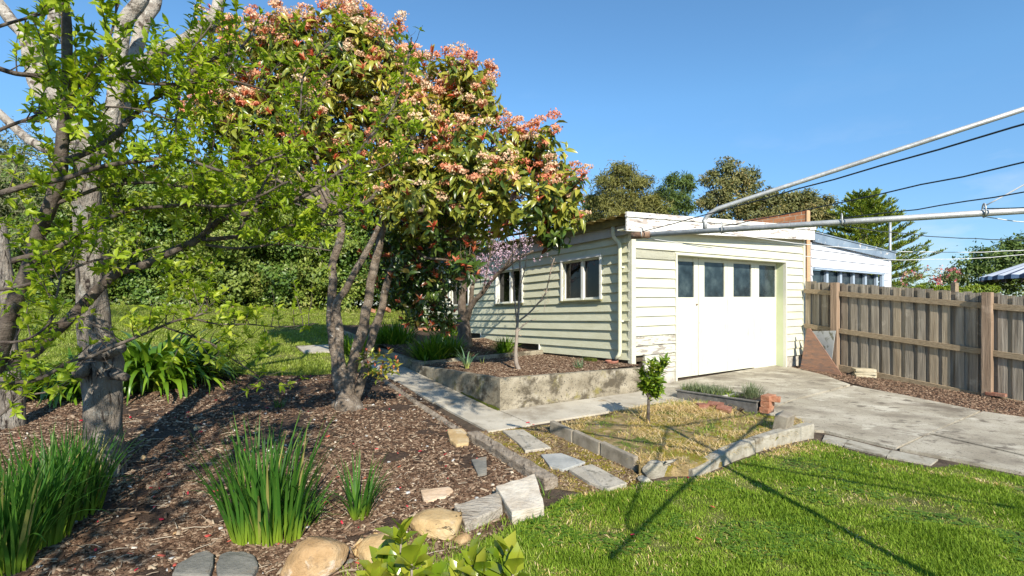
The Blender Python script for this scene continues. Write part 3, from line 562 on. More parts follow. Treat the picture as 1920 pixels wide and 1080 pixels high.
def strip_wall(name, pts, z, th, m, parent=None, sub=10):
    """one continuous retaining wall: plan points (r,d), outer line; thickness to the left of travel"""
    P_ = [E0+RV*r+DV*d for r, d in pts]; out = []; zz = []; inn = []
    nn = []
    for i in range(len(P_)):
        ns = []
        for j in (i-1, i):
            if 0 <= j < len(P_)-1:
                t = (P_[j+1]-P_[j])/np.linalg.norm(P_[j+1]-P_[j]); ns.append(np.array([-t[1], t[0]]))
        q = sum(ns); q = q/np.linalg.norm(q); q = q/max(.3, q.dot(ns[0])); nn.append(q*th)
    rows = []
    for i in range(len(P_)-1):
        N = max(1, int(np.linalg.norm(P_[i+1]-P_[i])/.12))
        for k in range(N+(1 if i == len(P_)-2 else 0)):
            s = k/N; o_ = P_[i]+(P_[i+1]-P_[i])*s; n_ = nn[i]*(1-s)+nn[i+1]*s; z_ = z[i]+(z[i+1]-z[i])*s
            w_ = lambda a_: .008*noise.noise(Vector((o_[0]*3+a_, o_[1]*3, a_)))
            zb = float(gz(*o_))-.08
            col = []
            for h in (0, .33, .66, .93): jj = .006*noise.noise(Vector((o_[0]*9, o_[1]*9, h*7))); col.append((o_[0]-n_[0]/th*jj, o_[1]-n_[1]/th*jj, zb+(z_-zb)*h))
            col.append((o_[0]+n_[0]*.06, o_[1]+n_[1]*.06, z_+w_(1)))
            col.append((o_[0]+n_[0]*.94, o_[1]+n_[1]*.94, z_+w_(2))); col.append((o_[0]+n_[0], o_[1]+n_[1], z_-.01)); col.append((o_[0]+n_[0], o_[1]+n_[1], zb))
            rows.append(col)
    K = len(rows[0]); vs = [p for c_ in rows for p in c_]; fs_ = []
    for i in range(len(rows)-1):
        for k in range(K): a = i*K+k; b = i*K+(k+1) % K; fs_.append((a, a+K, b+K, b))
    fs_ += [tuple(range(K)), tuple(reversed([(len(rows)-1)*K+k for k in range(K)]))]
    return MB().add(vs, fs_).build(name, m, parent)
GW = 2.6
pl = strip_wall('retaining_wall', [(0, 2.50), (0, 0), (GW-.06, .0)], [.455, .545, .505], .10, M['old_concrete'])
tag(pl, 'low weathered concrete retaining wall round the mulched bed with the bare sapling', 'retaining wall')
pu = strip_wall('retaining_wall', [(0.0, 4.69), (0, 2.51), (GW-.01, 2.51)], [.60, .51, .585], .10, M['old_concrete'])
tag(pu, 'concrete retaining wall in front of the strappy clump and the pink blossom tree', 'retaining wall')
p3 = strip_wall('retaining_wall', [(0.0, 7.6), (0, 4.70), (GW-.01, 4.70)], [.86, .655, .70], .09, M['old_concrete'])
tag(p3, 'farthest concrete retaining wall, shaded by the photinia, beside the path', 'retaining wall')
z1f = lambda r, d: .485-.03*d/2.5*1.2+.035*r/2.6+.01
z2f = lambda r, d: .465+.03*r/2.6+.09*(d-2.6)
z3f = lambda r, d: .64+.06*(d-4.7)
bumpy('garden_soil', .08, 2.62, .08, 2.52, z1f, M['bark_soil'])
bumpy('garden_soil', .08, 2.62, 2.60, 4.74, z2f, M['bark_soil'])
bumpy('garden_soil', .08, 2.62, 4.78, 8.6, z3f, M['bark_soil'])
# moss seam at the foot of the planter
V_ = []
pm_ = MB(); a, b = P(-.004, 1.0, dz=.02), P(-.004, .01, dz=.02)
pts = [a.lerp(b, i/24) for i in range(25)]
pm_.tube([p+Vector((0, 0, .012*noise.noise(p*9))) for p in pts], [.012+.022*abs(noise.noise(p*6))+.01*(i/24) for i, p in enumerate(pts)], 7, wob=.6)
tag(pm_.build('moss_strip', M['moss']), 'bright green moss along the foot of the concrete planter corner', 'moss')
# raised citrus bed
blk = [(1030.5, 797, 1072, 822), (1072.5, 822.5, 1126, 850), (1127, 850.5, 1194, 884.5)]
A_ = gp(1030, 812); B_ = gp(1188, 886)
dirb = (B_-A_).normalized(); nb = Vector((-dirb.y, dirb.x, 0)).normalized(); Lb = (Vector((B_.x, B_.y, 0))-Vector((A_.x, A_.y, 0))).length
cuts_ = [0, .31, .635, 1.0]
bl_lab = ['grey concrete edging block nearest the path, first of three in a row', 'middle one of the three grey concrete edging blocks', 'grey concrete edging block with a rounded end, nearest the lawn']
for i in range(3):
    a = A_.lerp(B_, cuts_[i])+dirb*.006; b = A_.lerp(B_, cuts_[i+1])-dirb*.006; jog = nb*(.006*i)
    h = .135
    m_ = MB(); q = [a+jog, b+jog, b+jog+nb*.055, a+jog+nb*.055]
    m_.hexa([(p.x, p.y, gz(p.x, p.y)-.06) for p in q]+[(p.x, p.y, float(gz(p.x, p.y))+h-.006*(k in (1, 2))) for k, p in enumerate(q)])
    o = m_.build('edging_block', M['block'], bevel=.012); rough_up(o, .004, 14, 2, i)
    tag(o, bl_lab[i], 'edging block', 'concrete blocks edging the citrus bed')
kerbs = [((1336, 884, 1418, 848), .13, .07, 'kerb'), ((1420, 847, 1528, 818), .15, .085, 'kerb')]
kl = ['curved length of old concrete kerb between the lawn and the citrus bed', 'straight length of old concrete kerb ending at the driveway']
KP = [((1300, 897), (1345, 880), (1385, 862), (1416, 850)), ((1418, 849), (1455, 838), (1490, 829), (1527, 822))]
for i, pts in enumerate(KP):
    g_ = [gp(*p) for p in pts]; m_ = MB(); n_ = []
    for j in range(len(g_)):
        t = (g_[min(j+1, 3)]-g_[max(j-1, 0)]); t.z = 0; t.normalize(); n_.append(Vector((-t.y, t.x, 0)))
    h = [.07, .11, .13, .13] if i == 0 else [.13, .14, .15, .16]; vs = []
    for j, p in enumerate(g_):
        zb = float(gz(p.x, p.y)); q = p+n_[j]*.10
        vs += [(p.x, p.y, zb-.05), (p.x, p.y, zb+h[j]), (q.x, q.y, zb+h[j]), (q.x, q.y, zb-.05)]
    fs_ = [(4*j+k, 4*j+4+k, 4*j+4+(k+1) % 4, 4*j+(k+1) % 4) for j in range(3) for k in range(4)]+[(3, 2, 1, 0), (12, 13, 14, 15)]
    o = m_.add(vs, fs_).build('kerb', M['kerb'], bevel=.012); rough_up(o, .012, 7, 2, i+5); tag(o, kl[i], 'kerb', 'old concrete kerbs edging the citrus bed')
def rock(name, c, sx, sy, sz, rz, m, label, cat='rock', seed=1, group=None, flat=.0, n=26, amp=.05, tilt=(0, 0), sink=.25, power=1.0):
    rg = random.Random(seed); bm = bmesh.new()
    for _ in range(n):
        v = Vector((rg.gauss(0, 1), rg.gauss(0, 1), rg.gauss(0, 1))).normalized()
        v = Vector((math.copysign(abs(v.x)**power, v.x), math.copysign(abs(v.y)**power, v.y), math.copysign(abs(v.z)**power, v.z)))
        bm.verts.new(v)
    r = bmesh.ops.convex_hull(bm, input=bm.verts)
    bmesh.ops.delete(bm, geom=[g for g in r['geom_interior'] if isinstance(g, bmesh.types.BMVert)], context='VERTS')
    bmesh.ops.bevel(bm, geom=bm.edges[:], offset=.14, segments=3, affect='EDGES', profile=.5)
    bmesh.ops.triangulate(bm, faces=bm.faces); bmesh.ops.subdivide_edges(bm, edges=bm.edges, cuts=1)
    bm.normal_update()
    R = Matrix.Rotation(rz, 3, 'Z') @ Matrix.Rotation(tilt[0], 3, 'X') @ Matrix.Rotation(tilt[1], 3, 'Y')
    mx_, mn_ = [max(v.co[i] for v in bm.verts) for i in range(3)], [min(v.co[i] for v in bm.verts) for i in range(3)]
    for v in bm.verts:
        q = Vector([((v.co[i]-mn_[i])/(mx_[i]-mn_[i])-.5) for i in range(3)])
        q = Vector((q.x*sx, q.y*sy, q.z*sz)); q += v.normal*amp*.8*min(sx, sy, sz)*noise.fractal(v.co*1.6+Vector((seed, 0, 0)), 1, 2, 5)
        v.co = R @ q
    lo = min(v.co.z for v in bm.verts); hi = max(v.co.z for v in bm.verts)
    for v in bm.verts: v.co.z -= lo+(hi-lo)*sink
    for fc in bm.faces: fc.smooth = True
    me = bpy.data.meshes.new(name); bm.to_mesh(me); bm.free(); o = link(name, me, m, None, c); tag(o, label, cat, group); return o
def slabpoly(name, pix, m, label, cat, th=.04, top=.012, bevel=.006, group=None, seed=0, amp=.003, tiltz=None):
    g_ = [gp(*p) for p in pix]; n = len(g_)
    tz_ = tiltz or [0]*n
    o = MB().prism([(p.x, p.y) for p in g_], [float(p.z)+top-th for p in g_], [float(p.z)+top+tz_[i] for i, p in enumerate(g_)])
    if sum((g_[i].x*g_[(i+1) % n].y-g_[(i+1) % n].x*g_[i].y) for i in range(n)) < 0: pass
    o = o.build(name, m, bevel=bevel); rough_up(o, amp, 12, 2, seed); tag(o, label, cat, group); return o
GS = 'flat stones stepping from the path to the lawn'
slabpoly('stepping_stone', [(942, 812), (981, 810), (1033, 844), (985, 851), (970, 834)], M['slate'], 'grey stepping stone nearest the concrete path', 'stepping stone', .04, .03, group=GS, seed=1)
slabpoly('stepping_stone', [(1014, 858), (1052, 855), (1098, 872), (1056, 886), (1030, 879)], M['slate_blue'], 'blue-grey pointed stepping stone, middle of the three', 'stepping stone', .04, .03, group=GS, seed=2)
slabpoly('stepping_stone', [(1066, 887), (1110, 877), (1175, 913), (1140, 925), (1105, 912)], M['slate'], 'grey stepping stone nearest the lawn', 'stepping stone', .04, .035, group=GS, seed=3)
# rocks
def at(u, v, s=0): return gp(u, v, s)
rock('rock', at(590, 1072), .36, .30, .25, .5, M['brown_stone'], 'brown angular rock with a pale patch, leftmost of the big border rocks', seed=3, n=16, amp=.06, tilt=(.1, -.2), group='big rocks along the lawn edge', power=.8)
rock('rock', at(708, 1050), .31, .30, .20, .2, M['sandstone'], 'rounded sandstone rock behind the laurel shoots', seed=8, n=40, amp=.05, group='big rocks along the lawn edge', power=.75)
rock('rock', at(822, 1005), .40, .36, .15, -.35, M['sandstone'], 'large flat-topped sandstone rock beside the split log', seed=14, n=30, amp=.05, group='big rocks along the lawn edge', power=.55, sink=.18)
rock('rock', at(866, 1018), .12, .10, .08, .8, M['brown_stone'], 'small brown stone under the right end of the large sandstone rock', seed=5, n=16)
slabpoly('rock', [(838, 812), (868, 811), (879, 822), (879, 838), (856, 842), (843, 832)], M['sandstone'], 'flat orange sandstone beside the wooden sleeper', 'rock', .05, .045, .012, seed=4, amp=.006)
slabpoly('rock', [(788, 925), (842, 919), (850, 927), (836, 938), (796, 948)], M['pale_stone'], 'flat pale pink stone lying on the mulch', 'rock', .05, .03, .008, seed=5, amp=.006)
slabpoly('rock', [(884, 872), (912, 868), (913, 893), (896, 896)], M['grey_stone'], 'small dark slate piece in the mulch near the sleeper', 'rock', .04, .03, .005, seed=6, amp=.004, tiltz=[.02, .03, 0, 0])
rock('rock', at(652, 1035), .06, .09, .05, .3, M['grey_stone'], 'small grey stone between two big border rocks', seed=21, n=16)
rock('rock', at(654, 1058), .06, .05, .04, .3, M['grey_stone'], 'tiny round pebble below the small grey stone', seed=22, n=16)
slabpoly('rock', [(322, 1092), (331, 1074), (347, 1066), (366, 1053), (388, 1047), (401, 1055), (400, 1075), (392, 1098)], M['grey_stone'], 'flat grey slate stone at the bottom edge, left of its neighbour', 'rock', .06, .05, .01, seed=7, amp=.006)
slabpoly('rock', [(408, 1096), (405, 1072), (412, 1056), (430, 1049), (458, 1048), (476, 1058), (485, 1076), (474, 1098)], M['grey_stone'], 'flat grey slate stone at the bottom edge, right of its neighbour', 'rock', .06, .05, .01, seed=8, amp=.006)
rock('broken_concrete', at(1243, 893), .36, .17, .19, .55, M['kerb'], 'broken lump of old concrete at the lawn corner of the citrus bed', 'concrete lump', seed=31, n=16, amp=.12, power=.6, sink=.25)
rock('broken_concrete', at(1208, 903), .12, .09, .06, .2, M['kerb'], 'small broken concrete piece beside the last edging block', 'concrete lump', seed=33, n=14, amp=.1, power=.7)
rg = random.Random(5)
for i, (u, v, sz, k, lb) in enumerate([(370, 806, .10, 'sandstone', 'ochre pebble in the tree shade on the mulch, beside the trunk shadow'), (268, 862, .09, 'sandstone', 'ochre stone right of the big tree trunk'), (335, 909, .06, 'sandstone', 'small ochre pebble in the shaded mulch middle'), (330, 1003, .06, 'brown_stone', 'small orange pebble near the slate stones'), (385, 1030, .05, 'brown_stone', 'orange pebble just above the slate stones'), (393, 931, .06, 'sandstone', 'brown pebble left of the daffodil clump'), (1103, 845, .05, 'grey_stone', 'dark pebble on the mossy strip by the edging blocks'), (1408, 719, .04, 'creamstone', 'x')][:7]):
    rock('pebble', at(u, v), sz, sz*.7, sz*.5, rg.random()*3, M[k], lb, 'pebble', seed=50+i, n=14)
# split logs and sleeper
def log(name, pix, hs, m, label, seed, bev=.008):
    g_ = [gp(*p) for p in pix]
    o = MB().hexa([(p.x, p.y, p.z-.03) for p in g_]+[(p.x, p.y, p.z+h) for p, h in zip(g_, hs)]).build(name, m, bevel=bev)
    rough_up(o, .010, 9, 4, seed); tag(o, label, 'log'); return o
o1 = log('split_log', [(873, 1004), (944, 972), (936, 948), (852, 972)], [.075, .085, .10, .09], M['logwood'], 'weathered grey split log lying beside the large sandstone rock', 1)
o2 = log('log_block', [(960, 986), (1022, 972), (1002, 925), (930, 945)], [.09, .09, .15, .13], M['logend'], 'pale sawn log block standing at the end of the sleeper', 2)
a, b = gp(875, 826), gp(1022, 920); t = (b-a); t.z = 0; L_ = t.length; t.normalize(); n_ = Vector((-t.y, t.x, 0))
def beam(name, a, b, wd, h, m, label, cat, seed, up=0):
    t = (b-a); t.z = 0; Ln = t.length; t.normalize(); n_ = Vector((-t.y, t.x, 0)); N = 8; vs = []
    for i in range(N+1):
        p = a.lerp(b, i/N); zb = float(gz(p.x, p.y)); q = p+n_*wd; vs += [(p.x, p.y, zb-.06), (p.x, p.y, zb+h), (q.x, q.y, zb+h+up), (q.x, q.y, zb-.06)]
    fs_ = [(4*j+k, 4*j+4+k, 4*j+4+(k+1) % 4, 4*j+(k+1) % 4) for j in range(N) for k in range(4)]+[(3, 2, 1, 0), tuple(4*N+k for k in range(4))]
    o = MB().add(vs, fs_).build(name, m, bevel=.012); rough_up(o, .012, 10, 2, seed)
    if label: tag(o, label, cat)
    return o
beam('sleeper', a, b, .13, .085, M['sleeper'], 'weathered grey wooden sleeper edging the mulch beside the stepping stones', 'sleeper', 3)
beam('sleeper', gp(716, 716), gp(872, 824), .08, .03, M['sleeper'], 'half-buried sleeper edging the shaded path under the photinia', 'sleeper', 4)
# raised bed soil
pA, pB = A_+nb*.05, B_+nb*.05
bedp = [(pA.x, pA.y), (pB.x, pB.y), gpp(1198, 893), gpp(1240, 894), gpp(1300, 893), gpp(1350, 877), gpp(1412, 849), gpp(1470, 834), gpp(1525, 820), gpp(1490, 797), gpp(1416, 790), gpp(1262, 756), gpp(1180, 770), gpp(1112, 792)]
bm = bmesh.new(); bm.faces.new([bm.verts.new((x, y, 0)) for x, y in bedp]); bmesh.ops.triangulate(bm, faces=bm.faces); bmesh.ops.subdivide_edges(bm, edges=bm.edges, cuts=9, use_grid_fill=True)
bnd = [v for v in bm.verts if v.is_boundary]
def bedz(x, y):
    r, d = rd(x, y); e = np.clip((-.62-d)/.5, 0, 1)   # flush with the path, raised towards the lawn
    return gz(x, y)+.02+.075*e
def bedn(x, y): return float(bedz(x, y))+.014*noise.noise(Vector((x*4, y*4, 0)))
for v in bm.verts: v.co.z = bedn(v.co.x, v.co.y)
be = [e for e in bm.edges if e.is_boundary]; rr_ = bmesh.ops.extrude_edge_only(bm, edges=be)
for v in rr_['geom']:
    if isinstance(v, bmesh.types.BMVert): v.co.z -= .16
for fc in bm.faces: fc.smooth = abs(fc.normal.z) > .3
bmesh.ops.recalc_face_normals(bm, faces=bm.faces)
me = bpy.data.meshes.new('garden_soil'); bm.to_mesh(me); bm.free(); tag(link('garden_soil', me, M['moss_soil'], None, None), kind='structure')
# laundry trough
tf = gp(1269, 750); te = gp(1419, 787); tdir = (te-tf); tdir.z = 0; TL = tdir.length; tdir.normalize(); tn = Vector((-tdir.y, tdir.x, 0))
if tn.y < 0: tn = -tn
TW = .46
def TP(a_, b_, z): p = tf+tdir*a_+tn*b_; return Vector((p.x, p.y, z))
zr0 = H-(730.6-HV)/FPX*tf.y; zr1 = H-(752-HV)/FPX*te.y
zr = lambda a_: zr0+(zr1-zr0)*a_/TL
trough = thing('laundry_trough', (tf.x, tf.y, float(tf.z)), 'old grey concrete laundry trough planted with herbs beside the driveway', 'trough')
m_ = MB()
def tbox(mb, a0, a1, b0, b1, z0, dz1, fl=0):
    mb.hexa([TP(a0+fl, b0+fl, z0), TP(a1-fl, b0+fl, z0), TP(a1-fl, b1-fl, z0), TP(a0+fl, b1-fl, z0), TP(a0, b0, zr(a0)+dz1), TP(a1, b0, zr(a1)+dz1), TP(a1, b1, zr(a1)+dz1), TP(a0, b1, zr(a0)+dz1)])
tbox(m_, 0, TL, 0, .035, .0, -.012); tbox(m_, 0, TL, TW-.035, TW, .0, -.012); tbox(m_, 0, .035, .036, TW-.036, .0, -.012); tbox(m_, TL-.035, TL, .036, TW-.036, .0, -.012)
m_.build('basin', M['trough'], trough, .004)
m_ = MB(); tbox(m_, -.012, TL+.012, -.012, .04, .14, 0); tbox(m_, -.012, TL+.012, TW-.04, TW+.012, .14, 0); tbox(m_, -.012, .04, .041, TW-.041, .14, 0); tbox(m_, TL-.04, TL+.012, .041, TW-.041, .14, 0)
for v in range(len(m_.v)):
    x, y, z = m_.v[v]
    if abs(z-.14) < 1e-6: q = Vector((x, y, 0))-Vector((tf.x, tf.y, 0)); m_.v[v] = (x, y, zr(q.dot(tdir))-.018)
m_.build('rim', M['trough'], trough, .006)
m_ = MB(); tbox(m_, TL*.56, TL*.56+.04, .036, TW-.036, .05, -.004); m_.build('divider', M['foundation'], trough, .004)
m_ = MB(); m_.hexa([TP(.036, .036, .05), TP(TL-.036, .036, .05), TP(TL-.036, TW-.036, .05), TP(.036, TW-.036, .05), TP(.036, .036, zr0-.035), TP(TL-.036, .036, zr1-.03), TP(TL-.036, TW-.036, zr1-.03), TP(.036, TW-.036, zr0-.035)]); o = m_.build('soil', M['soil'], trough)
def brick_at(p, rz, m, label, sx=.22, sy=.105, sz=.07, tilt=(0, 0), seed=0, cat='brick', group=None, name='brick'):
    o = MB().box((0, 0, sz/2), sx, sy, sz).build(name, m, bevel=.007, origin=(0, 0, 0)); rough_up(o, .003, 22, 2, seed); o.location = p; o.rotation_euler = (tilt[0], tilt[1], rz); return tag(o, label, cat, group)
bz = lambda u, v, dz=-.01: (lambda p: Vector((p.x, p.y, bedn(p.x, p.y)+dz)))(gp(u, v, .08))
td_ = math.atan2(tdir.y, tdir.x)
BG = 'loose bricks round the trough'
brick_at(bz(1316, 768), .1, M['red_brick'], 'short broken red brick lying in the grass, leftmost of the bricks by the trough', sx=.13, seed=1, group=BG)
brick_at(bz(1342, 767), td_+.25, M['red_brick'], 'red brick half against the trough side, behind the front brick', sx=.19, tilt=(.3, .0), seed=2, group=BG)
brick_at(bz(1357, 773), td_+.3, M['red_brick'], 'red brick in front of the trough, touching the brick behind it', sx=.17, tilt=(.35, .1), seed=3, group=BG)
rock('dirt_clod', bz(1395, 781), .16, .12, .10, .4, M['soil'], 'grey-brown clod of dry soil against the trough', 'dirt clod', seed=77, n=22, amp=.2, sink=.1)
eb = te+tdir*.04+tn*.06
for k, (dx, dz, rz, lb) in enumerate([(0, .0, .25, 'bottom brick of the stack at the end of the trough'), (.01, .072, .35, 'middle brick of the stack at the end of the trough'), (.02, .146, .1, 'orange brick topmost at the end of the trough, left of its neighbour'), (.11, .135, .9, 'orange brick topmost at the end of the trough, leaning towards the driveway')]):
    p = eb+tdir*(.03+dx*.6)+tn*(.05+dx*.8); p.z = bedn(p.x, p.y)+dz
    brick_at(p, td_+math.pi/2+rz*.4, M['brick'], lb, sx=.21, tilt=(0, .12 if k == 3 else 0), seed=10+k, group='bricks stacked at the trough end')
p = gp(1466, 812, .06); brick_at(Vector((p.x-.0, p.y, bedn(p.x, p.y)-.02)), td_+math.pi/2+.12, M['block'], 'grey concrete block leaning against the bricks at the trough end', sx=.26, sy=.13, sz=.20, tilt=(.18, 0), seed=15, cat='concrete block', name='concrete_block')
# terracotta dish and mossy brick under the downpipe
c_ = LF.w(tD+.10, .16, 0); zt_d = .50
dish = MB().lathe((c_.x, c_.y, zt_d), [(.0, 0), (.085, 0), (.105, .055), (.108, .07), (.095, .07), (.09, .02), (0, .018)], 28).build('terracotta_dish', M['terracotta'], origin=(c_.x, c_.y, zt_d)); tag(dish, 'round terracotta dish under the end of the downpipe', 'dish')
q = LF.w(tD+.55, .20, 0); brick_at(Vector((q.x, q.y, z1f(2.3, .9)+.0)), math.atan2(DV[1], DV[0]), M['moss'], 'moss-covered brick beside the terracotta dish', sx=.22, sz=.06, seed=20)
# far bricks beyond the strappy plants
for i, (u, v, Y, rz, lb) in enumerate([(793, 619, 13.2, .3, 'orange brick on the far garden edge, left of the pair'), (815, 618, 13.3, .2, 'orange brick on the far garden edge, right of the pair'), (695, 582, 15.5, .9, 'orange brick lying on the back lawn behind the photinia stems'), (726, 581, 15.6, 1.3, 'orange brick standing on the back lawn behind the darkest photinia stem')]):
    p = px(u, v, Y); p.z = max(float(gz(p.x, p.y)), p.z-.05); brick_at(p, rz, M['brick'], lb, sx=.27, sz=.11, seed=30+i, tilt=(0, .3 if i > 1 else 0))
# ---------------------------------------------------------------- paling fence
FA = Vector((6.215, 10.60, 0)); fd = Vector((.506, -.862, 0)).normalized(); fn = Vector((-.862, -.506, 0)).normalized()
def fp(s, o, z): q = FA+fd*s+fn*o; return Vector((q.x, q.y, z))
ftop = lambda s: 1.955-.112*s
frail = [(lambda s: 1.80-.108*s, .095), (lambda s: 1.06-.112*s, .095), (lambda s: .335-.112*s, .15)]
fence = thing('paling_fence', fp(0, 0, .1), 'weathered brown timber paling fence running from the garage corner towards the right', 'fence')
FLEN = 7.6; pan = MB(); s = .0; pmi = []; rgf = random.Random(3); k = 0
while s < FLEN:
    wd = .108+rgf.random()*.012; tp_ = ftop(s)+rgf.uniform(-.012, .012)
    pan.hexa([fp(s, -.012, -.6), fp(s+wd, -.012, -.6), fp(s+wd, -.027, -.6), fp(s, -.027, -.6), fp(s, -.012, tp_), fp(s+wd, -.012, tp_-.008), fp(s+wd, -.027, tp_-.008), fp(s, -.027, tp_)])
    g = s+wd-.02; gw = .105+rgf.random()*.02; tp_ = ftop(s)+rgf.uniform(-.02, .008)
    pan.hexa([fp(g, -.040, -.6), fp(g+gw, -.040, -.6), fp(g+gw, -.055, -.6), fp(g, -.055, -.6), fp(g, -.040, tp_), fp(g+gw, -.040, tp_), fp(g+gw, -.055, tp_), fp(g, -.055, tp_)])
    s += wd+.062+rgf.uniform(-.008, .012); k += 1
pan.mi = [m__ for m__ in [rgf.choice((0, 0, 1, 2)) for _ in range(len(pan.f)//6)] for _ in range(6)]; pan.build('palings', [M['paling'], M['paling_dark'], M['paling_pale']], fence)
ps = [.55, 2.95, 5.35]
def fsofu(u, o): q = (u-HU)/FPX; b = FA+fn*o; return (q*b.y-b.x)/(fd.x-q*fd.y)
ps = [fsofu(1564, .09), fsofu(1850, .09)]; ps.append(ps[1]*2-ps[0])
edges_ = [0]+ps+[FLEN]
for zf, h in frail:
    for j in range(len(edges_)-1):
        a, b = edges_[j]+(.05 if j else 0), edges_[j+1]-(.05 if j < len(edges_)-2 else 0); m_ = MB()
        m_.hexa([fp(a, .036, zf(a)-h), fp(b, .036, zf(b)-h), fp(b, -.011, zf(b)-h), fp(a, -.011, zf(a)-h), fp(a, .036, zf(a)), fp(b, .036, zf(b)), fp(b, -.011, zf(b)), fp(a, -.011, zf(a))])
        m_.build('rail', M['rail'], fence, .003)
for j, sp in enumerate(ps):
    m_ = MB(); tpz = [1.90, 1.655, 1.40][j]
    m_.hexa([fp(sp-.06, .115, -.5), fp(sp+.06, .115, -.5), fp(sp+.06, -.008, -.5), fp(sp-.06, -.008, -.5), fp(sp-.06, .115, tpz), fp(sp+.06, .115, tpz), fp(sp+.06, -.008, tpz), fp(sp-.06, -.008, tpz)])
    m_.build('post', M['post'], fence, .005)
q = fp(fsofu(1868, .08), .09, 0); q.z = float(gz(q.x, q.y))+.05; brick_at(q, math.atan2(fd.y, fd.x), M['red_brick'], 'red brick resting on the fence plinth board right of the nearer post', sx=.24, sz=.05, seed=41)
# things leaning at the end of the fence
def leanslab(name, pts, off, lean, th, m, label, cat):
    """pts = (s,z) on a plane parallel to the fence, standing off metres in front, tilted back by lean per metre"""
    A = [fp(s, off+.0-lean*z, z) for s, z in pts]; B = [p+fn*th for p in A]; n = len(A)
    o = MB().add([tuple(p) for p in A+B], [tuple(reversed(range(n))), tuple(range(n, 2*n))]+[(i, (i+1) % n, n+(i+1) % n, n+i) for i in range(n)]).build(name, m, bevel=.002); return tag(o, label, cat)
def sz_at(u, v, off): s = fsofu(u, off); p = FA+fd*s+fn*off; return s, H-(v-HV)/FPX*p.y
leanslab('tile_panel', [sz_at(1522, 621, .2), sz_at(1566, 620, .2), sz_at(1559, 684, .2), sz_at(1524, 684, .2)], .22, .05, .012, M['panel'], 'grey stained sheet leaning behind the red granite slab', 'panel')
leanslab('granite_slab', [sz_at(1503, 697, .40), sz_at(1587, 709, .40), sz_at(1517, 616, .40), sz_at(1511, 616, .40)], .46, .12, .022, M['granite'], 'triangular red granite offcut leaning at the garage corner', 'stone slab')
for i, (dz, dx, rz, lb) in enumerate([(0, 0, .1, 'bottom cream stone of the small pile by the fence'), (.055, .015, -.15, 'middle cream stone of the small pile by the fence'), (.11, .0, .05, 'topmost cream stone of the small pile by the fence')]):
    p = gp(1620, 707); p = Vector((p.x+dx, p.y, p.z+dz)); brick_at(p, -.35+rz, M['creamstone'], lb, sx=.34, sy=.22, sz=.052, seed=60+i, cat='stone', group='cream stones piled by the fence', name='stone_paver')
m_ = MB(); 
# old board edge and lath on the garage corner
o = MB(); FF.box(o, tE+.09, tE+.16, -.1, .02, .3, 1.98); tag(o.build('timber_board', M['post'], bevel=.003), 'tall narrow timber board standing between garage corner and fence', 'board')
# ---------------------------------------------------------------- neighbour: brick parapet, garage
NB = Vector((6.42, 10.86, 0))
bw = thing('brick_wall', (NB.x, NB.y, .1), 'orange brick boundary wall rising above the garage roof', 'wall')
zt0 = H+(572-394)/FPX*NB.y
def np_(a_, b_, z): q = NB+Vector((DV[0]*a_+RV[0]*b_, DV[1]*a_+RV[1]*b_, 0)); return Vector((q.x, q.y, z))
m_ = MB(); m_.hexa([np_(.02, 0, -.2), np_(.02, .11, -.2), np_(7.5, .11, -.2), np_(7.5, 0, -.2), np_(.02, 0, zt0), np_(.02, .11, zt0), np_(7.5, .11, zt0-.10), np_(7.5, 0, zt0-.10)]); m_.build('brickwork', M['brickwall'], bw)
m_ = MB(); m_.hexa([np_(0, -.01, -.2), np_(0, .12, -.2), np_(.02, .12, -.2), np_(.02, -.01, -.2), np_(0, -.01, zt0), np_(0, .12, zt0), np_(.02, .12, zt0), np_(.02, -.01, zt0)]); m_.build('pier_end', M['pier'], bw)
ng = thing('neighbour_garage', (7, 11.3, .1), 'white weatherboard garage with a blue-grey sloping roof edge beyond the fence', 'garage')
NFp = (NB.x+RV[0]*.13, NB.y+RV[1]*.13); NF = Frame(NFp, RV, (.5528, -.8336), 0)
tN1, zN1 = NF.inv(1664, 487); tN0, zN0 = NF.inv(1524, 455)
# roof edge slopes down to the right
sl_n = (zN1-zN0)/(tN1-tN0); zrf = lambda t: zN0+sl_n*(t-tN0)
wt0, wz1 = NF.inv(1523, 506.5); wt1, wz2 = NF.inv(1650, 514)
m_ = MB(); boards(m_, NF, lambda z: 0, lambda z: tN1-.02, .2, 3.4, .19, [(wt0-.03, wt1+.03, .9, (wz1+wz2)/2)], zrf); m_.build('wall', M['neigh_white'], ng)
m_ = MB(); NF.box(m_, tN1-.02, tN1+.08, -.04, .05, 0, zN1); m_.build('corner_trim', M['neigh_white'], ng)
m_ = MB()
def nslope(mb, t0, t1, o0, o1, lo, hi):
    mb.hexa([NF.w(t0, o1, zrf(t0)+lo), NF.w(t1, o1, zrf(t1)+lo), NF.w(t1, o0, zrf(t1)+lo), NF.w(t0, o0, zrf(t0)+lo), NF.w(t0, o1, zrf(t0)+hi), NF.w(t1, o1, zrf(t1)+hi), NF.w(t1, o0, zrf(t1)+hi), NF.w(t0, o0, zrf(t0)+hi)])
nslope(m_, .0, tN1+.25, .05, .10, .0, .19); m_.build('roof_edge', M['neigh_blue'], ng)
m_ = MB(); nslope(m_, -.0, tN1+.27, -5.5, .12, .192, .215); m_.build('roof', M['neigh_blue'], ng)
m_ = MB(); zw = (wz1+wz2)/2; NF.box(m_, wt0-.03, wt1+.12, .0, .07, zw, zw+.035); NF.box(m_, wt1, wt1+.13, .0, .05, .9, zw)
for i in range(5):
    a = wt0+(wt1-wt0)*(.22+.19*i)-.06; 
    if a < wt1: NF.box(m_, a, a+.10, -.09, -.03, .9, zw)
m_.build('window_frame', M['blue_paint'], ng)
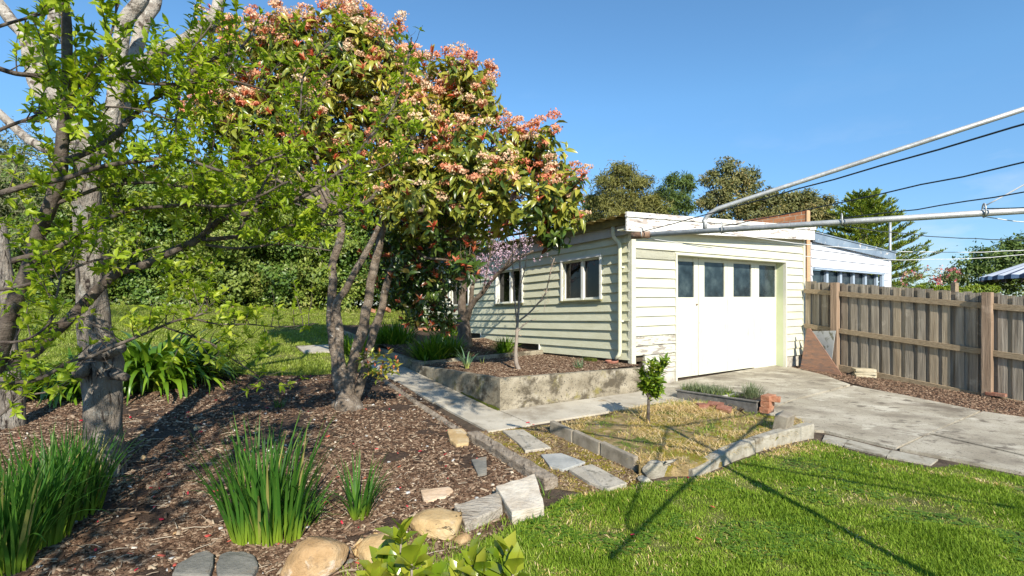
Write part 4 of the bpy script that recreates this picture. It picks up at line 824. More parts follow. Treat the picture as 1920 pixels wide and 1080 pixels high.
m_ = MB(); NF.box(m_, wt0-.03, wt1, -.12, -.10, .9, zw); m_.build('pane', M['glass_frost'], ng)
pole = MB(); pp_ = px(1669, 535, 13.3); pole.tube([(pp_.x, pp_.y, .2), (pp_.x, pp_.y, H+(572-412)/FPX*13.3)], .03, 10); tag(pole.build('metal_pole', M['galv']), 'thin rusty white pole standing beside the neighbour garage', 'pole')
# ---------------------------------------------------------------- rotary clothesline
hub = Vector((2.68, 1.85, H+.40)); hb = Vector((hub.x, hub.y, float(gz(hub.x, hub.y))))
hoist = thing('rotary_clothesline', hb, 'old galvanised rotary clothesline whose arms and lines reach across the lawn', 'clothesline')
MB().tube([hb-Vector((0, 0, .1)), hub-Vector((0, 0, .45))], .033, 16).tube([hub-Vector((0, 0, .47)), hub+Vector((0, 0, .62))], .025, 14).build('mast', M['galv'], hoist)
MB().tube([hub-Vector((0, 0, .05)), hub+Vector((0, 0, .05))], .05, 14).build('hub', M['galv'], hoist)
MB().tube([hub-Vector((0, 0, .5)), hub-Vector((0, 0, .38))], .055, 14).build('collar', M['galv'], hoist)
AD = [Vector((-.888, .461, 0)), Vector((.61, .79, 0)), Vector((.888, -.461, 0)), Vector((-.578, -.816, 0))]; AL = 2.236
tipz = []
def armp(k, s): return hub+AD[k]*s
d1 = hub.length
hookS = []
for u in (1186+18, 1353, 1578, 1845):   # hook stations read on the visible arm
    q = (u-HU)/FPX; s = (q*hub.y-hub.x)/(AD[0].x-q*AD[0].y); hookS.append(s)
for k in range(4):
    sag = 0
    arm = MB().tube([armp(k, .03), armp(k, 1.0), armp(k, AL)], [.0145, .0145, .0145], 14).build('arm', M['galv'], hoist)
    q = (1322-HU)/FPX; sb = (q*hub.y-hub.x)/(AD[0].x-q*AD[0].y)
    top = hub+Vector((0, 0, .58)); foot = armp(k, sb)
    e1 = foot+Vector((0, 0, .055))+AD[k]*.006; e2 = foot+Vector((0, 0, .115))-AD[k]*.06; run = top-e2
    MB().tube([foot+Vector((0, 0, .012)), foot+Vector((0, 0, .04)), e1, foot+Vector((0, 0, .088))-AD[k]*.018, e2, e2+run*.12, e2+run*.5, top], [.0115]*8, 12).build('brace', M['galv'], hoist)
    for s in hookS:
        c0 = armp(k, s); pts = [c0+AD[k]*0+Vector((0, 0, -.018))+Vector((.0, -.02, 0))]
        n3 = AD[k].cross(Vector((0, 0, 1))); ring = [c0+n3*(.021*math.sin(a))+Vector((0, 0, .012+.030*math.cos(a))) for a in [i*math.pi/6 for i in range(-5, 7)]]
        MB().tube(ring, .0032, 6).build('hook', M['galv'], arm)
    c0 = armp(k, AL); MB().tube([c0-AD[k]*.10, c0-AD[k]*.0+AD[k]*.004], .0195, 14).build('end_cap', M['rust'], arm)
rgw = random.Random(9)
def wire(a, b, r, sag, n=18, kink=.004):
    pts = []
    for i in range(n+1):
        t = i/n; p = a.lerp(b, t); p.z -= sag*4*t*(1-t); p += Vector((rgw.gauss(0, kink), rgw.gauss(0, kink), rgw.gauss(0, kink)))*(0 if i in (0, n) else .35); pts.append(p)
    return MB().tube(pts, r, 6)
hs = hookS
for j, s in enumerate(hs):
    wire(armp(0, s)+Vector((0, 0, .02)), armp(3, s)+Vector((0, 0, .02)), .0024, .012+.01*j).build('line', M['wire_dark'], hoist)
for j, (s, sg_) in enumerate(zip(hs, (.10, .08, .05, .03))):
    wire(armp(0, s)+Vector((0, 0, -.015)), armp(1, s)+Vector((0, 0, -.0)), .0021, sg_).build('line', M['wire_white' if j != 2 else 'wire_dark'], hoist)
for s in hs[:3]:
    wire(armp(1, s), armp(2, s), .003, .03).build('line', M['wire_dark'], hoist); wire(armp(2, s), armp(3, s), .003, .03).build('line', M['wire_dark'], hoist)
wire(armp(0, hs[3])+Vector((0, 0, .03)), hub+Vector((-.1, -.1, .45)), .003, .0, kink=.002).build('stay_cord', M['wire_white'], hoist)
# ---------------------------------------------------------------- striped umbrella, neighbour's timber
UB = px(2060, 540, 16.0)
umb = thing('patio_umbrella', (UB.x, UB.y, .3), 'blue and white striped canvas canopy at the right edge beyond the fence', 'umbrella')
zc = H+(572-488)/FPX*16; ze = H+(572-514)/FPX*16
vs = [(UB.x, UB.y, ze+1.12)]; K_ = 72
for i in range(K_): an = 2*math.pi*i/K_; vs.append((UB.x+2.8*math.cos(an), UB.y+2.8*math.sin(an), ze-.03*(i % 2)))
for i in range(K_): an = 2*math.pi*i/K_; vs.append((UB.x+2.81*math.cos(an), UB.y+2.81*math.sin(an), ze-.14))
cm = MB(); cm.add(vs, [(0, 1+i, 1+(i+1) % K_) for i in range(K_)]+[(1+i, 1+K_+i, 1+K_+(i+1) % K_, 1+(i+1) % K_) for i in range(K_)]); cm.mi = [i % 2 for i in range(K_)]*2
M['navy'] = surf('navy_canvas', [(.07, .09, .13), (.10, .12, .17)], 5, bump=0); M['canvas'] = surf('white_canvas', [(.6, .62, .66), (.7, .72, .75)], 5, bump=0)
cm.build('canopy', [M['canvas'], M['navy']], umb); MB().tube([(UB.x, UB.y, .2), (UB.x, UB.y, zc+.3)], .03, 8).build('pole', M['galv'], umb)
p = px(1790, 545, 9.9); m_ = MB(); m_.box((p.x, p.y, H+(572-540)/FPX*9.9-.1), .10, .08, .40, .3); tag(m_.build('timber_offcut', M['rail']), 'short pale timber post end poking above the fence', 'timber')
# ================================================================ VEGETATION
def lerp_path(pix, Ys):
    n = len(pix); Y = [Ys[0]+(Ys[1]-Ys[0])*i/(n-1) for i in range(n)] if len(Ys) == 2 else Ys
    return [px(u, v, y) for (u, v), y in zip(pix, Y)]
def smooth_path(pts, k=3, wob=.0, seed=0):
    out = []; n = len(pts)
    for i in range(n-1):
        p0, p1, p2, p3 = pts[max(i-1, 0)], pts[i], pts[i+1], pts[min(i+2, n-1)]
        for j in range(k):
            t = j/k; q = .5*((2*p1)+(p2-p0)*t+(2*p0-5*p1+4*p2-p3)*t*t+(3*p1-p0-3*p2+p3)*t**3)
            out.append(q+Vector((noise.noise(q*5+Vector((seed, 0, 0))), noise.noise(q*5+Vector((0, seed, 9))), noise.noise(q*5+Vector((5, 0, seed)))))*wob)
    out.append(pts[-1]); return out
def radii(n, r0, r1): return [r0+(r1-r0)*(i/(n-1))**.8 for i in range(n)]
rgt = random.Random(21)
def rvec(): return Vector((rgt.gauss(0, 1), rgt.gauss(0, 1), rgt.gauss(0, 1))).normalized()
def shoot(mb, p, d, Ln, r, up=.3, seg=5, wig=.25, rings=5):
    pts = [p]; st = Ln/seg
    for i in range(seg): d = (d+rvec()*wig+Vector((0, 0, up*.3))).normalized(); pts.append(pts[-1]+d*st)
    mb.tube(pts, radii(seg+1, r, r*.35), rings, cap=False); return pts
def along(pts, step, jit=.3):
    out = []
    for a, b in zip(pts[:-1], pts[1:]):
        L_ = (b-a).length; n = max(1, int(round(L_/step+rgt.uniform(-.4, .4))))
        for i in range(n): t = (i+rgt.random()*jit)/n; out.append((a.lerp(b, min(t, 1)), (b-a).normalized()))
    return out
def rosettes(C, A, k, Ln, Wd, spread=(.6, 1.5), jitter=.25, droop=0):
    """k leaves round each centre C about axis A; returns leaf arrays"""
    n = len(C); A = nrm(A); t = nrm(np.cross(A, rdir(n))); b = np.cross(A, t)
    O = np.repeat(C, k, 0); ph = RNG.random(n*k)*2*np.pi; th = RNG.uniform(*spread, n*k)
    rad = t.repeat(k, 0)*np.cos(ph)[:, None]+b.repeat(k, 0)*np.sin(ph)[:, None]; Ar = A.repeat(k, 0)
    X = Ar*np.cos(th)[:, None]+rad*np.sin(th)[:, None]+RNG.normal(0, jitter, (n*k, 3)); X[:, 2] -= droop; X = nrm(X)
    Z = nrm(Ar*np.sin(th)[:, None]-rad*np.cos(th)[:, None]*.8+RNG.normal(0, .25, (n*k, 3))+np.array([0, 0, .3]))
    s = RNG.uniform(.6, 1.15, n*k)
    return O, X, Z, Ln*s, Wd*s
arr = lambda L_: np.array([tuple(q) for q in L_])
# ---- foreground plum: bark limbs by eye, side shoots, leaf whorls
PB = gp(-110, 905)
plum = thing('plum_tree', PB, 'bright green leafing plum tree at the left whose brown limbs reach across the view', 'tree')
wood_ = MB(); limbs = []
def limb(pix, Ys, r0, r1, wob=.012, seg=12):
    p = smooth_path(lerp_path(pix, Ys), 4, wob, len(limbs)); wood_.tube(p, radii(len(p), r0, r1), seg, wob=.25); limbs.append((p, r1)); return p
limb([(-110, 905), (-60, 780), (-15, 690), (15, 604), (32, 560), (52, 510), (80, 420), (110, 340), (120, 250), (130, 150), (122, 50), (115, -40), (118, -140)], (3.05, 2.8), .060, .018)
limb([(-90, 800), (-40, 725), (6, 690), (59, 664), (95, 630), (133, 595), (178, 548), (203, 524), (230, 508), (270, 496), (320, 470), (365, 452), (385, 436), (421, 407), (474, 397), (540, 380), (584, 358), (604, 348)], (3.0, 3.6), .044, .015)
limb([(604, 348), (650, 310), (690, 262), (735, 200), (765, 120), (772, 70)], (3.6, 3.9), .014, .005)
limb([(365, 452), (450, 442), (490, 436), (560, 420), (640, 425)], (3.4, 3.7), .017, .006)
limb([(385, 460), (450, 465), (530, 458), (620, 470)], (3.4, 3.6), .010, .004)
limb([(378, 445), (395, 405), (372, 340), (400, 270), (395, 180)], (3.4, 3.2), .010, .004)
limb([(448, 435), (470, 395), (520, 330), (560, 250), (600, 170), (640, 110)], (3.5, 3.8), .011, .004)
limb([(-30, 372), (0, 362), (60, 345), (120, 335), (200, 312), (250, 303), (350, 300), (430, 325), (495, 303), (560, 280)], (2.5, 3.1), .017, .006)
limb([(-20, 120), (30, 138), (80, 142), (125, 147), (210, 150), (290, 158), (355, 155), (430, 150), (500, 170)], (2.6, 3.2), .013, .005)
limb([(85, 390), (150, 366), (225, 345), (285, 342), (350, 352), (430, 360)], (2.9, 3.2), .013, .005)
limb([(-20, 545), (70, 528), (160, 495), (230, 480), (300, 462)], (2.7, 3.0), .010, .004)
limb([(20, 490), (60, 480), (100, 468), (150, 435), (225, 400), (290, 388), (350, 383), (425, 387), (480, 372), (540, 340)], (2.8, 3.2), .017, .006)
limb([(118, 300), (150, 290), (215, 255), (250, 215), (320, 165), (380, 120), (450, 90), (480, 50)], (2.85, 3.4), .022, .006)
limb([(200, 420), (240, 330), (300, 300), (330, 210), (345, 120), (400, 40)], (3.1, 3.2), .010, .004)
limb([(-40, 720), (60, 716), (120, 682), (175, 667), (231, 642), (275, 624), (320, 604), (364, 593), (387, 578), (384, 556)], (2.7, 3.2), .013, .005)
limb([(355, 597), (409, 607), (467, 607), (520, 612), (590, 606)], (3.2, 3.5), .006, .003)
limb([(300, 612), (340, 625), (395, 642), (431, 667), (467, 693), (520, 735)], (3.2, 3.4), .006, .003)
limb([(-30, 60), (30, 40), (90, 20), (160, -20)], (2.3, 2.5), .008, .004)
limb([(60, 210), (110, 190), (190, 110), (215, 20), (210, -50)], (2.6, 2.7), .009, .004)
limb([(-20, 250), (50, 225), (100, 205), (170, 200), (260, 205), (340, 230)], (2.4, 2.8), .008, .004)
limb([(-30, 640), (40, 640), (90, 610), (105, 560), (115, 500)], (2.6, 2.7), .008, .004)
limb([(-20, 800), (10, 770), (40, 745), (90, 735)], (2.6, 2.8), .008, .004)
limb([(560, 372), (600, 400), (650, 400), (690, 380)], (3.6, 3.7), .007, .003)
limb([(480, 372), (520, 300), (560, 220), (570, 140), (620, 80)], (3.3, 3.7), .009, .004)
limb([(620, 330), (700, 320), (750, 290), (780, 250)], (3.7, 3.9), .007, .003)
pts_ = []
dens = MB()
for i, (p, r1) in enumerate(limbs):
    for q, t in along(p[3:], .038):
        if i == 0 and rgt.random() < .6: continue
        if i == 1 and q.x < -2.4 and rgt.random() < .7: continue
        d = (rvec()*1.0+t*.45+Vector((0, 0, .45))).normalized(); d.y *= .8
        Ls = rgt.uniform(.10, .36)
        sp = shoot(wood_, q, d, Ls, .0035, up=.35, rings=4, seg=4)
        if i in (15, 16) and rgt.random() < .2: continue
        for c, tt in along(sp[1:], .045): pts_.append((c, tt))
        if rgt.random() < .3:
            sp2 = shoot(wood_, sp[2], (rvec()+d*.5).normalized(), Ls*.55, .002, rings=3, seg=3)
            for c, tt in along(sp2[1:], .04): pts_.append((c, tt))
# long whippy upright shoots against the sky
for (u, v, Y, Ln) in [(350, 60, 3.3, .6), (372, 120, 3.3, .5), (400, 150, 3.3, .7), (420, 130, 3.4, .75), (300, 120, 3.3, .5), (530, 60, 3.7, .3), (430, 60, 3.4, .5)]:
    sp = shoot(wood_, px(u, v+40, Y), Vector((rgt.uniform(-.1, .5), 0, 1)).normalized(), Ln*.8, .003, up=.5, seg=7, wig=.12, rings=4)
    for c, tt in along(sp, .03): pts_.append((c, tt))
# boughs reaching overhead, out of the picture, that shade the path and the bed
top_ = px(118, -140, 2.8)
def overhead(targets, z, n, rad):
    for (u, v) in targets:
        g = gp(u, v); L_ = (z-g.z)/(SUN.z); c = g+SUN*L_; mid = top_.lerp(c, .5)+Vector((0, 0, .35))
        wood_.tube(smooth_path([top_, mid, c], 4, .04), radii(9, .02, .006), 7)
        for _ in range(n):
            sp = shoot(wood_, c+rvec()*rad*.5, (rvec()+Vector((0, 0, .1))).normalized(), rad, .004, up=.1, rings=4, seg=4)
            for q, tt in along(sp, .05): pts_.append((q, tt))
overhead([(765, 698), (790, 715), (818, 733), (845, 745), (742, 688), (868, 757), (835, 720), (880, 742), (800, 745)], 4.2, 28, .30)
overhead([(300, 800), (360, 840), (430, 860), (510, 832), (590, 815), (330, 900), (430, 905), (250, 850), (560, 860)], 3.1, 12, .28)
overhead([(200, 985), (300, 950), (90, 1060), (260, 1010), (150, 1040)], 2.7, 9, .24)
wood_.build('trunk', M['bark_plum'], plum)
C = arr([c for c, t in pts_]); A = arr([t for c, t in pts_]); A[:, 2] += .3
uu = HU+FPX*C[:, 0]/C[:, 1]; vq = HV-(C[:, 2]-H)*FPX/C[:, 1]; inf = C[:, 1] > .1; kp = ~(inf & (uu > 135) & (uu < 245) & (vq > 540) & (RNG.random(len(C)) < .65)) & ~(inf & (uu > 420) & (vq < 270) & (RNG.random(len(C)) < .5)) & ~(inf & (vq > 560) & (vq < 760) & (RNG.random(len(C)) < .25)); C = C[kp]; A = A[kp]
O, X, Z, Ln, Wd = rosettes(C, A, 5, .060, .027, (.5, 1.4))
leaves('crown', O+RNG.normal(0, .003, O.shape), X, Z, Ln, Wd, M['plum_leaf'], plum, T8, rnd=np.clip(np.repeat(RNG.random(len(C)), 5)*.5+RNG.random(len(O))*.5, 0, 1))
sel = RNG.random(len(C)) < .10
O, X, Z, Ln, Wd = rosettes(C[sel]+RNG.normal(0, .01, (sel.sum(), 3)), A[sel], 9, .014, .003, (.1, 1.4))
M['stamen'] = leafmat('spent_blossom', [(.55, .33, .16), (.68, .52, .36)], trans=.2, tcol=(1, 1, 1))
leaves('spent_blossom', O, X, Z, Ln, Wd, M['stamen'], plum, T4)
# ---- big grey-trunked tree with pale upper limbs
TB = gp(196, 892); YT = TB.y
grey = thing('grey_trunk_tree', TB, 'tall old tree with a thick rough grey trunk and pale lichened upper limbs', 'tree')
tw = MB()
tp = smooth_path([px(u, v, YT) for u, v in [(197, 915), (196, 885), (196, 830), (193, 770), (190, 715), (187, 680), (182, 640), (176, 590), (172, 540), (170, 480), (166, 420), (163, 360), (162, 310), (165, 270)]], 4, .012, 3)
rr = np.interp(np.linspace(0, 1, len(tp)), [0, .05, .12, .3, .38, .42, .5, .7, 1], [.175, .145, .128, .118, .138, .118, .102, .09, .085])
tw.tube(tp, [float(x) for x in rr], 28, wob=.22)
for (u0, v0, u1, v1, r_) in [(215, 700, 238, 708, .035), (168, 690, 140, 704, .05), (195, 660, 228, 652, .06)]:
    tw.tube([px(u0-8, v0, YT-.1), px((u0+u1)/2, (v0+v1)/2, YT-.13), px(u1, v1, YT-.15)], [r_*1.4, r_, r_*.75], 12, wob=.3)
tko = tw.build('trunk', M['bark_grey'], grey)
tw = MB()
for pix, y1, r0, r1 in [([(165, 290), (150, 280), (85, 190), (65, 135), (50, 75), (8, 25), (-30, -40)], 4.3, .07, .045),
                        ([(165, 290), (185, 275), (205, 240), (220, 150), (232, 50), (262, 0), (280, -60)], 4.0, .07, .045),
                        ([(200, 290), (225, 220), (240, 150), (268, 50), (290, 0), (292, -60)], 4.5, .06, .045),
                        ([(195, 250), (225, 165), (290, 105), (350, 75), (395, 40), (412, -10), (410, -70)], 4.1, .055, .042),
                        ([(160, 270), (100, 160), (88, 120), (98, 50), (108, -20)], 3.9, .05, .035),
                        ([(165, 300), (110, 290), (40, 250), (-40, 180)], 4.6, .045, .03)]:
    n = len(pix); p = smooth_path([px(u, v, YT+(y1-YT)*i/(n-1)) for i, (u, v) in enumerate(pix)], 4, .02, n); tw.tube(p, radii(len(p), r0, r1), 14, wob=.3)
tw.build('upper_limbs', M['bark_pale'], grey)
TB2 = gp(22, 800); tw = MB(); tw.tube(smooth_path([px(u, v, TB2.y) for u, v in [(24, 812), (22, 770), (18, 715), (14, 650), (20, 600), (10, 520), (0, 420)]], 3, .01), radii(19, .11, .05), 20, wob=.25)
g2t = thing('old_tree', TB2, 'second pale grey tree trunk at the left edge, behind the leaning limb', 'tree'); tw.build('trunk', M['bark_grey'], g2t)
# ---- photinia
PH = gp(656, 766); YP = PH.y
photo = thing('photinia_tree', PH, 'large photinia with several leaning stems, drooping green leaves, red new growth and cream-pink flower heads', 'tree')
pw = MB()
def stem(pix, r0, r1, y1=None):
    n = len(pix); p = smooth_path([px(u, v, YP+((y1 or YP)-YP)*i/(n-1)) for i, (u, v) in enumerate(pix)], 4, .018, n+int(pix[0][0])); pw.tube(p, radii(len(p), r0, r1), 16, wob=.25)
stem([(655, 775), (650, 755), (640, 735), (632, 690), (625, 640), (621, 590), (623, 540), (626, 490), (640, 440), (636, 400), (610, 350)], 0.082, 0.035, 6.1)
stem([(652, 765), (652, 735), (640, 680), (636, 620), (632, 570), (645, 548), (660, 520), (678, 488), (700, 450), (720, 400)], 0.062, 0.030, 6.0)
stem([(655, 772), (652, 735), (664, 675), (679, 620), (690, 570), (697, 530), (713, 450), (727, 400), (745, 378), (775, 362)], 0.074, 0.039, 6.3)
stem([(656, 775), (668, 745), (684, 698), (690, 665), (700, 625), (716, 573), (732, 510), (760, 450), (800, 400)], 0.066, 0.039, 6.9)
stem([(620, 405), (655, 385), (688, 379), (707, 360), (716, 345)], 0.031, 0.023, 5.9)
stem([(626, 760), (650, 752), (672, 757)], 0.055, 0.055)
pw.tube([px(645, 738, YP), px(654, 757, YP-.03), px(657, 785, YP-.03)], [.10, .15, .19], 18, wob=.7)
PBL = [(470, 130, 80, 6.7), (430, 180, 60, 6.9), (505, 90, 42, 6.6), (565, 88, 52, 6.5), (590, 120, 85, 6.6), (650, 50, 40, 6.4), (650, 110, 70, 6.5), (715, 85, 55, 6.5), (700, 160, 85, 6.6), (770, 150, 45, 6.5), (750, 210, 80, 6.6),
       (840, 150, 50, 6.2), (880, 170, 50, 6.1), (915, 195, 35, 6.1), (860, 220, 55, 6.3), (800, 270, 90, 6.4), (890, 290, 80, 6.2), (960, 285, 50, 6.1), (1025, 290, 55, 6.0), (1050, 360, 50, 5.95), (1060, 400, 38, 5.95), (1035, 432, 32, 5.9),
       (980, 370, 80, 6.0), (890, 380, 80, 6.1), (800, 370, 90, 6.3), (720, 330, 60, 6.5), (420, 260, 65, 7.0), (400, 210, 40, 6.9), (500, 250, 80, 6.9), (570, 210, 80, 6.8), (640, 240, 80, 6.7), (560, 310, 60, 6.9),
       (740, 430, 55, 6.8), (780, 480, 60, 6.9), (820, 520, 50, 7.0), (790, 560, 50, 7.1), (830, 590, 32, 7.2), (750, 540, 45, 7.2), (720, 480, 40, 7.2), (870, 490, 36, 5.9), (850, 440, 60, 6.5), (640, 320, 60, 6.9), (480, 330, 45, 7.2)]
Cc = []; Aa = []; top = []; wts = []
for (u, v, r, Y) in PBL:
    c = np.array(px(u, v, Y)); R = r*Y/FPX; n = int(125*(R/.5)**2)
    d = rdir(n); rad = R*RNG.uniform(.55, 1.05, n)[:, None]; pts = c+d*rad*np.array([1, 1.5, 1])
    Cc.append(pts); Aa.append(nrm(d+np.array([0, -.1, .5]))); top.append(d[:, 2]+RNG.normal(0, .2, n)); wts.append(np.full(n, v))
Cc = np.concatenate(Cc); Aa = np.concatenate(Aa); top = np.concatenate(top); vv = np.concatenate(wts)
lump = np.array([noise.noise(Vector(q)*1.6) for q in Cc])
keep = np.array([noise.noise(Vector(q)*2.3+Vector((7, 7, 7))) for q in Cc]) > -.36
Cc, Aa, top, vv, lump = Cc[keep], Aa[keep], top[keep], vv[keep], lump[keep]
# branches inside the crown
for (u, v, r, Y) in PBL:
    c = px(u, v, Y); src = px(740, 400, 6.3) if u > 640 else px(625, 400, 6.4)
    if v > 420: src = px(760, 450, 6.9)
    m1 = src.lerp(c, .5)+rvec()*.12; pw.tube(smooth_path([src, m1, c], 3, .03, u), radii(7, .03, .01), 7)
    for _ in range(7): shoot(pw, c+rvec()*.05, (rvec()+Vector((0, 0, .3))).normalized(), r*Y/FPX*.95, .008, rings=4)
pw.build('trunk', M['bark_photinia'], photo)
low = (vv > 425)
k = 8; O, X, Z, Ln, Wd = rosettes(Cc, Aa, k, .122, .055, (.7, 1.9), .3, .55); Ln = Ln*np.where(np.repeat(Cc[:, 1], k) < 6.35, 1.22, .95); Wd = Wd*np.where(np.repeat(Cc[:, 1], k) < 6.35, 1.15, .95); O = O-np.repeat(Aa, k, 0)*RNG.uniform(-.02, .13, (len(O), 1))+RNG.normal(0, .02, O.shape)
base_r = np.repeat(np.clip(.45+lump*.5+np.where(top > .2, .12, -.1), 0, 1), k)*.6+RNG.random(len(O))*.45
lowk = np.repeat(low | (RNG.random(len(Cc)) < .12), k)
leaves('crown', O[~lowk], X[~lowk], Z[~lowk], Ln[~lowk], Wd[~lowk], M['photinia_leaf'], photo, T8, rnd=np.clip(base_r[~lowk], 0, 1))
leaves('lower_leaves', O[lowk], X[lowk], Z[lowk], Ln[lowk], Wd[lowk], M['photinia_dark'], photo, T8)
fl = (top > -.15) & (~low) & (RNG.random(len(Cc)) < np.where(top > .1, .82, .52)); nf = fl.sum(); kf = 54
fc = Cc[fl]+Aa[fl]*.07+np.array([0, 0, .03]); dd = rdir(nf*kf); dd[:, 2] = np.abs(dd[:, 2])
FO_ = np.repeat(fc, kf, 0)+dd*np.array([.095, .095, .050])*RNG.uniform(.5, 1, (nf*kf, 1))*np.repeat(RNG.uniform(.65, 1.15, nf), kf)[:, None]
leaves('flower_heads', FO_, rdir(nf*kf), nrm(dd+rdir(nf*kf)*.5), .027, .027, M['photinia_flower'], photo, T4, rnd=np.clip(np.repeat(RNG.random(nf), kf)*.75+RNG.random(nf*kf)*.3, 0, 1))
rl = (RNG.random(len(Cc)) < np.where(low, .24, np.where(lump > .0, .34, .14)))
O, X, Z, Ln, Wd = rosettes(Cc[rl]+Aa[rl]*.03, nrm(Aa[rl]+np.array([0, 0, .6])), 8, .105, .030, (.15, 1.0), .15, -.2)
leaves('new_growth', O, X, Z, Ln, Wd, M['photinia_red'], photo, T8)
# low sprout at the foot of the photinia
sC = arr([px(u, v, YP-.1) for u, v in [(690, 690), (705, 675), (720, 680), (700, 700), (715, 700), (728, 688), (738, 700), (680, 675), (708, 712), (725, 672), (745, 690), (735, 680), (712, 668), (698, 684), (718, 692), (731, 695), (742, 682), (690, 704), (703, 695), (722, 704), (687, 668), (695, 662), (728, 664)]])
O, X, Z, Ln, Wd = rosettes(sC, np.tile([0, -.2, 1.], (len(sC), 1)), 7, .10, .044, (.6, 1.6), .25, .2); leaves('low_leaves', O, X, Z, Ln, Wd, M['photinia_leaf'], photo, T8)
O, X, Z, Ln, Wd = rosettes(sC[::2]+np.array([0, 0, .05]), np.tile([0, 0, 1.], (len(sC[::2]), 1)), 7, .055, .017, (.15, .8), .15); leaves('low_new_growth', O, X, Z, Ln, Wd, M['photinia_red'], photo, T8)
# ---- pink blossom tree and bare sapling
BT = px(872, 648, 10.2); blo = thing('blossom_tree', BT, 'small tree with pink blossom and a dark trunk against the garage side wall', 'tree')
bwm = MB(); yb = BT.y
def bl(pix, ys, r0, r1): p = smooth_path(lerp_path(pix, ys), 4, .015, len(pix)); bwm.tube(p, radii(len(p), r0, r1), 10, wob=.2); return p
bl([(872, 652), (871, 630), (869, 610), (868, 590)], (yb, yb), .15, .13)
b1 = bl([(868, 600), (866, 575), (868, 545), (874, 520), (878, 490), (885, 450)], (yb, yb-.4), .11, .03)
b2 = bl([(872, 600), (884, 572), (905, 548), (930, 516), (950, 500), (970, 487), (1000, 470)], (yb, yb-1.3), .07, .015)
b3 = bl([(876, 600), (882, 575), (884, 555), (886, 535)], (yb, yb-.2), .06, .04)
b4 = bl([(886, 535), (905, 500), (935, 460), (960, 430), (975, 410)], (yb-.2, yb-1), .03, .008)
b5 = bl([(945, 503), (965, 470), (985, 440), (1000, 420)], (yb-.9, yb-1.2), .018, .006)
b6 = bl([(905, 548), (915, 500), (925, 455), (930, 425)], (yb-.5, yb-1), .02, .006)
bp_ = []
for p in (b2[10:], b4, b5, b6, b1[8:]):
    for q, t in along(p, .10):
        sp = shoot(bwm, q, (rvec()+Vector((.2, 0, .8))).normalized(), rgt.uniform(.3, .75), .006, up=.5, seg=5, rings=4)
        for c, _ in along(sp[1:], .05): bp_.append(c)
for (u, v, Y) in [(1012, 483, 8.8), (1022, 478, 8.8), (1000, 488, 8.8)]: bp_.append(px(u, v, Y))
bwm.build('trunk', M['bark_cherry'], blo)
bC = arr(bp_); bC = bC[RNG.random(len(bC)) < .85]; nb_ = len(bC); kk = 8
O = np.repeat(bC+RNG.normal(0, .02, bC.shape), kk, 0)+RNG.normal(0, .016, (nb_*kk, 3)); leaves('blossom', O, rdir(nb_*kk), rdir(nb_*kk), .024, .022, M['pink'], blo, T4)
SP = px(971, 694, 7.39); sap = thing('bare_sapling', SP, 'bare thin young tree with budding twigs standing in the lower concrete planter', 'tree')
sw = MB()
def sb(pix, r0, r1, y=(7.39, 7.39)): p = smooth_path(lerp_path(pix, y), 4, .008, len(pix)); sw.tube(p, radii(len(p), r0, r1), 10); return p
s0 = sb([(974, 697), (968, 680), (967, 660), (969, 635), (970, 610), (972, 585), (974, 555), (975, 520), (975, 480), (974, 430)], .036, .007)
s1_ = sb([(969, 605), (966, 570), (963, 530), (961, 490), (962, 450)], .014, .005)
s2_ = sb([(970, 605), (990, 588), (1008, 570), (1022, 552), (1028, 530), (1033, 505), (1040, 484)], .015, .005, (7.39, 7.2))
s3_ = sb([(971, 622), (982, 610), (992, 602), (1006, 598)], .012, .005)
s4_ = sb([(974, 540), (985, 500), (988, 460), (986, 425)], .009, .004)
s5_ = sb([(1008, 570), (1022, 562), (1020, 585)], .006, .003)
tips = []
for p in (s0[10:], s1_, s2_, s4_):
    for q, t in along(p, .09):
        sp = shoot(sw, q, (rvec()*.8+t*.5).normalized(), rgt.uniform(.04, .15), .003, seg=3, rings=3); tips.append(sp[-1]); tips.append(q)
sw.build('trunk', M['bark_sapling'], sap)
tC = arr(tips); O = np.repeat(tC, 3, 0)+RNG.normal(0, .006, (len(tC)*3, 3)); M['bud'] = leafmat('buds', [(.45, .3, .15), (.55, .4, .2), (.5, .3, .3)], trans=.1)
leaves('buds', O, rdir(len(O)), rdir(len(O)), .018, .010, M['bud'], sap, T4)
# ---- strap leaved clumps
def clump(name, c, n, Ln, Wd, m, label, cat, rad=.12, tilt=(.05, .9), bend=(.3, 1.2), seg=6, group=None, squash=(1, 1)):
    n = int(n); a = RNG.random(n)*2*np.pi; rr_ = rad*np.sqrt(RNG.random(n))
    O = np.stack([c[0]+rr_*np.cos(a)*squash[0], c[1]+rr_*np.sin(a)*squash[1], np.full(n, c[2]-.01)], 1); az = a+RNG.normal(0, .6, n)
    o = blades(name, O, az, RNG.uniform(*tilt, n)*(.4+.6*rr_/rad), Ln*RNG.uniform(.6, 1.1, n), Wd*RNG.uniform(.7, 1.15, n), RNG.uniform(*bend, n)+(RNG.random(n) < .16)*RNG.uniform(.5, 1.7, n), m, seg=seg, origin=c)
    return tag(o, label, cat, group)
ag = gp(318, 735)
clump('agapanthus', (ag.x-.48, ag.y+.35, ag.z), 560, 1.10, .092, M['strap'], 'large mound of broad glossy strap leaves right of the thick grey trunk', 'plant', .52, (.12, 1.05), (.9, 2.5), 9)
ag2 = gp(120, 745); clump('agapanthus', (ag2.x, ag2.y+.2, ag2.z), 230, .75, .078, M['strap'], 'smaller mound of strap leaves left of the thick grey trunk', 'plant', .4, (.15, 1.15), (.9, 2.6), 8)
DG = 'clumps of daffodil leaves in the mulch'
